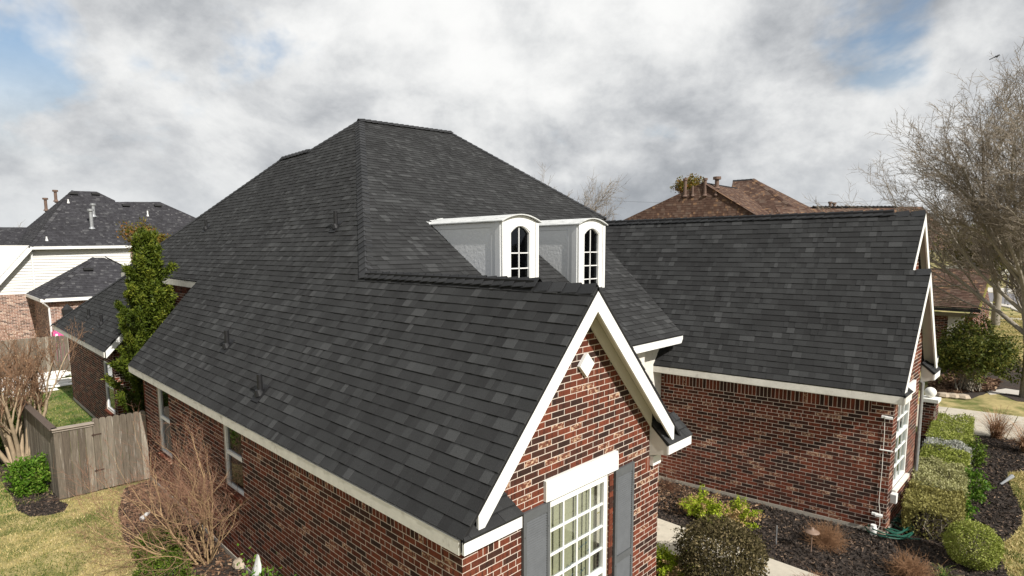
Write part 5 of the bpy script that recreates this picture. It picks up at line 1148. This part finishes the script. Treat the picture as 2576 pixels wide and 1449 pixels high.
b = MB(); b.beam(C0+(0, -.02, -.12), D0+(0, -.02, -.12), .05, .22); b.build('rake_board', M['white'], nb)
b = MB(); b.beam(atY(-60, 626, 44.9), atY(66, 625, 44.9), .06, .2); b.build('gutter', M['white'], nb)
b = MB(); b.box((-2.2, 46, 4.2), (3.2, .1, 1.6)); b.build('siding_wall', M['siding'], nb)
b = MB(); b.box(((C0[0]+8)/2, YN+.2, 4.6), ((8-C0[0])/2+1.5, .05, 1.4)); b.build('wall', M['siding'], nb)
zb0 = 3.3
for k in range(16):
    z0, z1 = zb0+k*.158, zb0+(k+1)*.158
    reg = [(-1.6, 2.0), (6.0, 2.0), (6.0, C0[2]-.1), (C0[0]+.12, C0[2]-.1), (-1.6, C0[2]-.1-sLF*(C0[0]+.12+1.6))]
    c = clip([(-1.6, z0), (6.0, z0), (6.0, z1+.01), (-1.6, z1+.01)], reg)
    if len(c) > 2:
        b = MB(); vs = [(x, YN+.12-(.045 if z < (z0+z1)/2 else .004), z) for x, z in c]; b.prism(vs, (0, .02, 0)); b.build('siding_board', M['siding'], nb)
bricks(nb, 'brick_wall', (-6, YN+.04, 0), (1, 0, 0), [[(0, .1), (12, .1), (12, 3.3), (0, 3.3)]], seed=71, m='brick_pale', mortar='mortar_pale', rank=False)
bricks(nb, 'brick_wall', (6.0, YN+.06, 0), (1, 0, 0), [[(0, 3.3), (6, 3.3), (6, 5.8), (0, 5.8)]], seed=72, m='brick_pale', mortar='mortar_pale', rank=False)
b = MB(); dsx = atY(79, 640, YN)[0]; b.tube([(dsx, YN-.05, 5.65), (dsx, YN-.05, 3.4)], .05, 8); b.build('downspout', M['white'], nb)
# lower hipped room in front
YS = 33.; E0 = atY(103, 752, YS-.35); zE = E0[2]; E3 = atz(62, 741, zE); E1_ = np.array([E0[0]+6.2, E0[1], zE]); kp = .72; rid = E0[1]+2.75
Pt = np.array([E0[0]+2.75, rid, zE+2.75*kp]); Pt2 = np.array([E0[0]+3.3, rid, zE+2.75*kp]); E3 = np.array([E0[0], E0[1]+5.5, zE])
shingles(nb, 'roof_slope', E0, (0, -kp, 1), [[E0, E1_, Pt2, Pt]], seed=64, **grey); shingles(nb, 'roof_slope', E0, (-kp, 0, 1), [[E3, E0, Pt]], seed=65, **grey)
shingles(nb, 'roof_slope', E1_, (kp, 0, 1), [[E1_, E1_+np.array([0, 5.5, 0]), Pt2]], seed=66, **grey)
cap_line(nb, E0, Pt, (-kp, 0, 1), (0, -kp, 1), expo=.24, wid=.17, m=M['shingle_grey'], seed=12)
cap_line(nb, C0, Pk, nLF, nN, expo=.24, wid=.17, m=M['shingle_grey'], seed=13)
b = MB(); b.beam(E0+(-.02, 0, -.09), E1_+(0, 0, -.09), .06, .17); b.build('gutter', M['white'], nb); b = MB(); b.beam(E0+(0, .03, -.09), E3+(0, 0, -.09), .06, .17); b.build('gutter', M['white'], nb)
bricks(nb, 'brick_wall', (E0[0]+.3, YS, 0), (1, 0, 0), [[(-.0026, .1), (5.6, .1), (5.6, zE-.15), (-.0026, zE-.15)]], seed=73, m='brick_pale', mortar='mortar_pale', rank=False)
bricks(nb, 'brick_wall', (E0[0]+.3, YS+5, 0), (0, -1, 0), [[(0, .1), (4.98, .1), (4.98, zE-.15), (0, zE-.15)]], seed=74, m='brick_pale', mortar='mortar_pale', rank=False)
b = MB(); b.tube([(E0[0]+.06, YS-.33, zE-.2), (E0[0]+.32, YS-.06, zE-.5), (E0[0]+.34, YS-.06, .1)], .045, 8); b.build('downspout', M['white'], nb)
def stack(px, ytop, ybot, n, d, m, r=.1, capk=1.9, parent=nb):
    P = at(px, ybot, n, d); dep = (P-CAM_POS)@FW; h = (ybot-ytop)/F_PX*dep; b = MB(); b.tube([P-(0, 0, .1), P+(0, 0, h)], r, 10)
    if capk: b.tube([P+(0, 0, h), P+(0, 0, h+r*1.3)], r*capk, 10)
    b.tube([P-(0, 0, .02), P+(0, 0, .12)], [r*1.9, r*1.05], 10); b.build('vent_pipe', M[m], parent)
cr1 = lambda x, y: (x/2.415/1.565, (650+y/2.415)/1.565)
dLF = nLF@C0
for (x, y0, y1, m, r, ck, pl) in ((875, 440, 605, 'galv', .10, 1.7, 0), (893, 385, 490, 'galv', .09, 1.7, 0), (650, 325, 360, 'white', .04, 0, 0), (445, 680, 718, 'white', .04, 0, 0), (1405, 435, 484, 'white', .04, 0, 0), (440, 330, 432, 'brownmetal', .09, 1.8, 1), (533, 255, 345, 'brownmetal', .09, 1.8, 1)):
    a, c = cr1(x, y0), cr1(x, y1); stack(a[0], a[1], c[1], (nN, nLF)[pl], (dN, dLF)[pl], m, r, ck)
def turtle(x, y, par, n, d):
    p = cr1(x, y); P = at(p[0], p[1]+2, n, d); b = MB(); b.box(P+(0, 0, .07), (.22, .18, .06)); b.build('roof_vent', M['black'], par)
for x, y in ((700, 272), (908, 276), (1197, 384), (1500, 386)): turtle(x, y, nb, nN, dN)
turtle(838, 992, nb, np.array((0, -kp, 1)), E0[2]-kp*E0[1])
# closed parasol, shepherd hook, pink playhouse beside it
P_ = np.array([*atY(171, 800, 31.5)[:2], 0]); hp = float(atY(171, 765, 31.5)[2]); b = MB(); b.tube([P_, P_+(0, 0, hp)], .035, 8); pr = b.build('pole', M['black'])
u_ = thing('closed_parasol', 'closed black garden parasol against the neighbour brick wall', 'parasol', P_)
pr.parent = u_; pr.matrix_parent_inverse = WM[u_.name].inverted()
b = MB(); b.tube([P_+(0, 0, hp), P_+(0, 0, hp-.25), P_+(0, 0, hp-1.1), P_+(0, 0, .9)], [.03, .24, .17, .12], 8); b.build('canopy', M['black'], u_)
b = MB(); b.beam(P_+(0, 0, hp-.5), P_+(1.3, 0, hp-.75), .04, .04); b.build('arm', M['black'], u_)
P_ = np.array([*atY(120, 800, 31.0)[:2], 0]); b = MB(); b.tube([P_, P_+(0, 0, 1.9), P_+(-.1, 0, 2.05), P_+(-.75, 0, 1.95)], .02, 6); tag(recentre(b.build('garden_hook', M['rust'])), 'thin rusty garden hook in front of the neighbour downspout', 'garden hook')
P_ = np.array([*atY(153, 850, 31.6)[:2], 0]); t = thing('playhouse', 'bright pink plastic playhouse behind the far board fence', 'playhouse', P_)
b = MB(); b.prism([P_+(-.28, 0, .0), P_+(.7, 0, 0), P_+(.7, 0, 1.78), P_+(-.18, 0, 1.78), P_+(-.28, 0, 1.65)], (0, .6, 0)); b.build('wall', M['pink'], t)
b = MB(); b.box(P_+(-.16, -.02, 1.42), (.05, .02, .2)); b.build('window', M['white'], t)

# ------------------------------------------------------------------ brown roofed house behind
bh = thing('brown_roof_house', 'large house with mottled brown hip roofs behind the dark ridge', 'house', dirpt(1850, 48))
brown = dict(m=M['shingle_brown'], rank=False, expo=.18, wscale=1.1)
def rp(par, pts, seed, kw, tri=(0, 1, 2)):
    pts = [np.array(p, float) for p in pts]; n = np.cross(pts[tri[1]]-pts[tri[0]], pts[tri[2]]-pts[tri[0]]); n = n if n[2] > 0 else -n; base = min(pts, key=lambda q: q[2])
    pl = [q-n*((q-pts[0])@n)/(n@n) for q in pts]; return shingles(par, 'roof_slope', base, n, [pl], seed=seed, **kw), n
zt = 10.67; P1 = atz(1768, 459, zt); P1b = atz(1852, 473, zt); z1 = 8.2; A1_ = atz(1895, 536, z1); B1 = atz(1584, 546, z1); ex = 1.7
A1x = P1+(A1_-P1)*ex; B1x = P1+(B1-P1)*ex; A1b = A1x+(P1b-P1)*2.4
_, n1 = rp(bh, [P1, B1x, A1x], 81, brown)
_, n2 = rp(bh, [P1, A1x, A1b, P1b], 82, brown)
cap_line(bh, A1x, P1, n1, n2, expo=.3, wid=.2, m=M['shingle_brown'], seed=14); cap_line(bh, P1b, P1, n2, (0, 1, 1), expo=.3, wid=.2, m=M['felt'], seed=15)
zt = 11.5; P2 = atz(1844, 454, zt); P2b = atz(1897, 450, zt); A2_ = atz(1993, 520, 8.8); A2x = P2b+(A2_-P2b)*1.7; B2x = atz(1790, 485, 9.8)
B2x = P2+(B2x-P2)*2.
_, n3 = rp(bh, [P2b, P2, B2x, A2x], 83, brown, (0, 1, 3))
A3x = A2x+np.array([9., 0, 0]); P3b = P2b+np.array([4., .8, 0])
_, n4 = rp(bh, [P2b, A2x, A3x], 84, brown)
cap_line(bh, A2x, P2b, n3, n4, expo=.3, wid=.2, m=M['shingle_brown'], seed=16); cap_line(bh, P2, P2b, n3, (1, 0, 1), expo=.3, wid=.2, m=M['felt'], seed=17)
zt = 8.6; P4 = atz(1950, 520.5, zt); P5 = atz(2320, 520, zt); dd = (P5-P4)/np.linalg.norm(P5-P4); out_ = np.array([dd[1], -dd[0], 0]); out_ = out_ if out_@(CAM_POS-P4) > 0 else -out_
_, n5 = rp(bh, [P4, P4+out_*4+(0, 0, -3.2), P5+out_*4+(0, 0, -3.2), P5], 85, brown)
cap_line(bh, atz(2045, 520, zt), atz(2255, 520, zt), n5, (0, 1, .8), expo=.3, wid=.16, lift=.09, m=M['felt'], seed=18)
b = MB(); q0 = (P1+A1x+B1x)/3; b.box((q0[0]+6, q0[1]+5, 2.8), (8, 8, 2.8)); b.build('wall', M['redbrickfar'], bh)
for (x, y0, y1, r, ck) in ((1723, 455, 494, .12, 1.5), (1742, 468, 493, .09, 0), (1773, 454, 492, .12, 1.5), (1801, 480, 491, .09, 0)): stack(x, y0, y1, n1, n1@P1, 'brownmetal', r, ck, bh)
stack(1803, 452, 474, n2, n2@P1, 'brownmetal', .16, 1.9, bh)
for (x, y0) in ((1983+105, 512), (1996+102, 514)): stack(x, y0, 521, n5, n5@P4, 'brownmetal', .10, 1.5, bh)
# low brown-roofed house on the right
lh = thing('low_brown_house', 'low house with faded brown shingle roof under the bare tree', 'house', (30, 4, 0))
fade = dict(m=M['shingle_brown'], rank=False, expo=.16, wscale=1.)
Ea = atX(2460, 776, 28.); Er = atX(2462, 677, 31.6); kk = (Er[2]-Ea[2])/3.6
def PB(X, Y): return np.array([X, Y, Ea[2]+kk*(X-28.)])
y0_ = Ea[1]
_, n6 = rp(lh, [PB(28, y0_), PB(31.6, y0_-.1), PB(31.6, y0_+14), PB(28, y0_+14)], 86, fade)
b = MB(); b.prism([PB(28, y0_+3.2)+(0, 0, .02), PB(31.6, y0_+3.2)+(0, 0, .02), np.array([33.5, y0_+3.2, Er[2]+1.1]), np.array([33.5, y0_+14, Er[2]+1.1]), PB(31.6, y0_+14)], (0, 0, -.1)); 
rp(lh, [PB(30.6, y0_+2.6)+(0, 0, .25), PB(30.6, y0_+15)+(0, 0, .25), PB(34.4, y0_+15)+(0, 0, .5), PB(34.4, y0_+2.6)+(0, 0, .5)], 87, fade)
rp(lh, [PB(28, y0_+2.4)+(-.02, 0, .03), PB(29.2, y0_+3.6)+(0, 0, .1), PB(28.9, y0_+6)+(0, 0, .4), np.array([26.4, y0_+6, Ea[2]-.3]), np.array([26.4, y0_+3.6, Ea[2]-.35])], 88, fade)
b = MB(); b.beam((27.95, y0_-.1, Ea[2]-.1), (27.95, y0_+13, Ea[2]-.1), .14, .13); b.build('gutter', M['black'], lh)
b = MB(); b.beam(PB(28, y0_)+(0, -.04, -.1), PB(31.6, y0_)+(0, -.04, -.1), .05, .2); b.build('rake_board', mat('olive_trim', (.16, .14, .03), .7), lh)
b = MB(); b.beam((28.1, y0_, Ea[2]-.32), (28.1, y0_+13, Ea[2]-.32), .05, .16); b.build('frieze_board', M['tan'], lh)
bricks(lh, 'brick_wall', (28.5, y0_+13, 0), (0, -1, 0), [[(0, .1), (12.8, .1), (12.8, Ea[2]-.3), (0, Ea[2]-.3)]], seed=75, rank=False)
bricks(lh, 'brick_wall', (28.5, y0_+.2, 0), (1, 0, 0), [[(0, .1), (6, .1), (6, Ea[2]-.2), (3.1, Er[2]-.3), (0, Ea[2]-.2)]], seed=76, rank=False)
b = MB(); b.box((28.46, y0_+.75, 1.6), (.03, .28, 1.0)); b.build('window_board', M['trim'], lh)
# far side of the street
t = thing('far_brick_house', 'red brick house across the street at the right picture edge', 'house', dirpt(2570, 118)); P_ = dirpt(2544, 118); Q_ = dirpt(2640, 118)
b = MB(); b.prism([P_, Q_, Q_+(0, 0, 3.2), P_+(0, 0, 3.2)], FW*8*(1, 1, 0)); b.build('wall', M['redbrickfar'], t); b = MB(); b.prism([P_+(-.5, -.5, 3.2), Q_+(0, 0, 3.2), Q_+(0, 0, 5.4)+FW*(4, 4, 0), P_+(2, 2, 5.4)], (0, 0, -.2)); b.build('roof', M['shingle_brown'], t)
t = thing('white_garage', 'long low white building across the street behind the tree trunks', 'garage', dirpt(2500, 118)); P_ = dirpt(2440, 118); Q_ = dirpt(2538, 118)
b = MB(); b.prism([P_, Q_, Q_+(0, 0, 1.7), P_+(0, 0, 1.7)], FW*8*(1, 1, 0)); b.build('wall', M['siding'], t)
b = MB(); b.prism([P_+(0, 0, 1.7), Q_+(0, 0, 1.7), Q_+(0, 0, 2.2)+FW*(4, 4, 0), P_+(0, 0, 2.2)+FW*(4, 4, 0)], (0, 0, .1)); b.build('roof', M['black'], t)
# power line and street pole
b = MB()
for dz in (0,):
    a, c = dirpt(1380, 95), dirpt(2420, 95); n = 14
    b.tube([a+(c-a)*k/n+np.array([0, 0, z_at(514-dz*0, 95)+dz*1.4-1.2*(1-(2*k/n-1)**2)+.9]) for k in range(n+1)], (.013), 4)
o = tag(recentre(b.build('power_line', M['black'])), 'thin power cables crossing the sky behind the roofs', 'cable')
P_ = atz(2529, 768); h = (768-690)/F_PX*((P_-CAM_POS)@FW); b = MB(); b.tube([P_, P_+(0, 0, h)], .10, 8); tag(recentre(b.build('street_pole', M['galv'])), 'slim pale metal pole at the kerb of the street', 'pole')

# ------------------------------------------------------------------ pillar with stone ball, garden things
Pp = dirpt(2356, 16.9); pil = thing('brick_pillar', 'brick pillar with a flat white cap beside the far end of the hedge', 'pillar', Pp)
zc = 1.12
for k, (O, U) in enumerate((((Pp[0]-.19, Pp[1]-.19, 0), (1, 0, 0)), ((Pp[0]-.19, Pp[1]+.19, 0), (0, -1, 0)), ((Pp[0]+.19, Pp[1]-.19, 0), (0, 1, 0)))):
    bricks(pil, 'pillar_face', O, U, [[(-.0026, .02), (.3826, .02), (.3826, zc), (-.0026, zc)]] if k == 0 else [[(0, .02), (.368, .02), (.368, zc), (0, zc)]] if k == 1 else [[(.012, .02), (.38, .02), (.38, zc), (.012, zc)]], z0=.02, seed=90+k, rank=False, depth=.05)
b = MB(); b.box(Pp+(0, 0, zc+.05), (.235, .235, .05)); b.build('cap_stone', M['globe'], pil)
b = MB(); b.lathe(Pp+(0, 0, zc+.10), [(.05, 0), (.05, .02)]+[(.15*math.sin(math.pi*k/14), .16-.15*math.cos(math.pi*k/14)) for k in range(2, 14)]+[(.01, .31)], 26)
tag(recentre(b.build('stone_ball', M['globe'], smooth=True)), 'white stone ball resting on the brick pillar', 'ball')
lp = atz(2040, 1390); t = thing('path_light', 'bronze mushroom-shaped path light in front of the dry bush', 'path light', lp)
b = MB(); b.tube([lp, lp+(0, 0, .42)], .010, 8); b.build('stake', M['bronze'], t)
b = MB(); b.lathe(lp+(0, 0, .40), [(.13, 0), (.125, .008), (.075, .04), (.03, .055), (.028, .08), (.015, .09)], 20); b.build('lamp_shade', M['bronze'], t, smooth=True)
lp = atz(1952, 1372); b = MB(); b.tube([lp, lp+(.0, 0, .40)], .011, 6); tag(recentre(b.build('garden_stake', M['galv'])), 'plain grey metal stake standing in the mulch left of the path light', 'stake')
rg = random.Random(3); hb = atz(2240, 1335); pts = []
for k in range(150):
    a = k*.32; r = .34+.12*math.sin(k*.05)+.06*math.sin(k*.7); pts.append(hb+(r*math.cos(a)*1.1+.10*math.sin(k*.11), r*math.sin(a)*.9, .03+.012*(k/20.)+.015*math.sin(k*1.3)+.03))
pts += [pts[-1]+np.array([.03*k, -.035*k, -.01*min(k, 6)]) for k in range(1, 10)]
b = MB(); b.tube(pts, .014, 6); tag(recentre(b.build('garden_hose', M['hose'])), 'dark green garden hose coiled on the mulch at the wing corner', 'hose')
lp = atz(2196, 1347); b = MB(); b.lathe(lp, [(.055, 0), (.055, .10), (.065, .10), (.065, .16), (.05, .17), (.05, .22)], 14); tag(recentre(b.build('pipe_riser', M['pvc'])), 'short white drain pipe riser at the foot of the wing wall', 'pipe')
o_ = lambda y, z, off=.0: RQ(.38-off, y, z)
def wingpt(px, py): q = at(px, py, (-PV[0], -PV[1], 0), -RQ(.38-.003, 0, 0)@PV); return q
def floodlight(px, py, lab):
    q = wingpt(px, py); t = thing('eave_light', lab, 'wall light', q); b = MB(); b.box(q-PV*.03, (.03, .05, .02), (PV, DV, (0, 0, 1))); b.build('bracket', M['white'], t); b = MB(); b.box(q-PV*.06-DV*.07, (.045, .06, .018), (PV, DV, (0, 0, 1))); b.build('lamp_head', M['white'], t)
floodlight(2226, 1048, 'white wall light high on the wing wall near its corner'); floodlight(2201, 1291, 'white wall light low on the wing wall above the drain pipe')
q = wingpt(2228, 1132); t = thing('wall_sensor', 'small white two-headed sensor midway up the wing corner', 'sensor', q); b = MB(); b.tube([q+DV*.10-PV*.03, q-PV*.03, q-DV*.12-PV*.03], .014, 6); b.build('arm', M['white'], t)
b = MB(); cp_ = [wingpt(*p)-PV*.015 for p in ((2226, 1050), (2225, 1090), (2222, 1132), (2219, 1180), (2214, 1230), (2211, 1262), (2214, 1290), (2213, 1320), (2207, 1336))]; b.tube(cp_, .006, 5); tag(recentre(b.build('wall_cable', M['trim'])), 'thin pale cable running down the wing wall corner', 'cable')
q = RQ(.62, WN-.05, .72); b = MB(); b.prism([q+(-.08, -.06, .09), q+(.08, -.06, .09), q+(.06, -.06, -.09), q+(-.06, -.06, -.09)], (0, .10, 0)); tag(recentre(b.build('outlet_box', M['white'])), 'white covered outlet box under the wing window', 'outlet box')
for i, (px, py, r, lab) in enumerate(((2222, 1362-12, .07, 'pale broken stone by the wing corner, left one'), (2213, 1345, .05, 'pale broken stone beside the drain pipe riser'))):
    b = MB(); b.lathe(atz(px, py), [(r*.8, 0), (r, r*.5), (r*.7, r*1.1), (r*.2, r*1.3)], 7); tag(recentre(b.build('garden_stone', M['stone'])), lab, 'stone')
a, c = atz(2472, 1402), atz(2520, 1416); b = MB(); b.tube([a+(0, 0, .06), c+(0, 0, .06)], .035, 9); tag(recentre(b.build('clay_pipe', mat('clay', (.22, .12, .10), .8, var=.2))), 'reddish clay pipe lying on the mulch beside the boxwood ball', 'pipe')
a, c = atz(2516, 1222), atz(2545, 1208); b = MB(); b.tube([a+(0, 0, .03), (a+c)/2+(0, 0, .06), c+(0, 0, .10)], [.025, .03, .05], 8); tag(recentre(b.build('drain_spout', M['galv'])), 'short grey drain spout poking from the mulch bed', 'spout')
for i in range(3):
    a = atz(2374+i*24, 1003-2*abs(i-2)); b = MB(); b.lathe(a, [(.2, 0), (.26, .06), (.2, .15), (.05, .18)], 7); tag(recentre(b.build('edging_stone', M['stone'])), ('leftmost', 'middle one', 'rightmost')[i]+' of the three tan edging stones below the big round shrub', 'stone', 'edging stones round the shrub bed')

# ------------------------------------------------------------------ tiles: the largest pieces singly, the rest joined
singles('brick', 300); singles('shingle', 300)
for T in TILERS: T.flush()
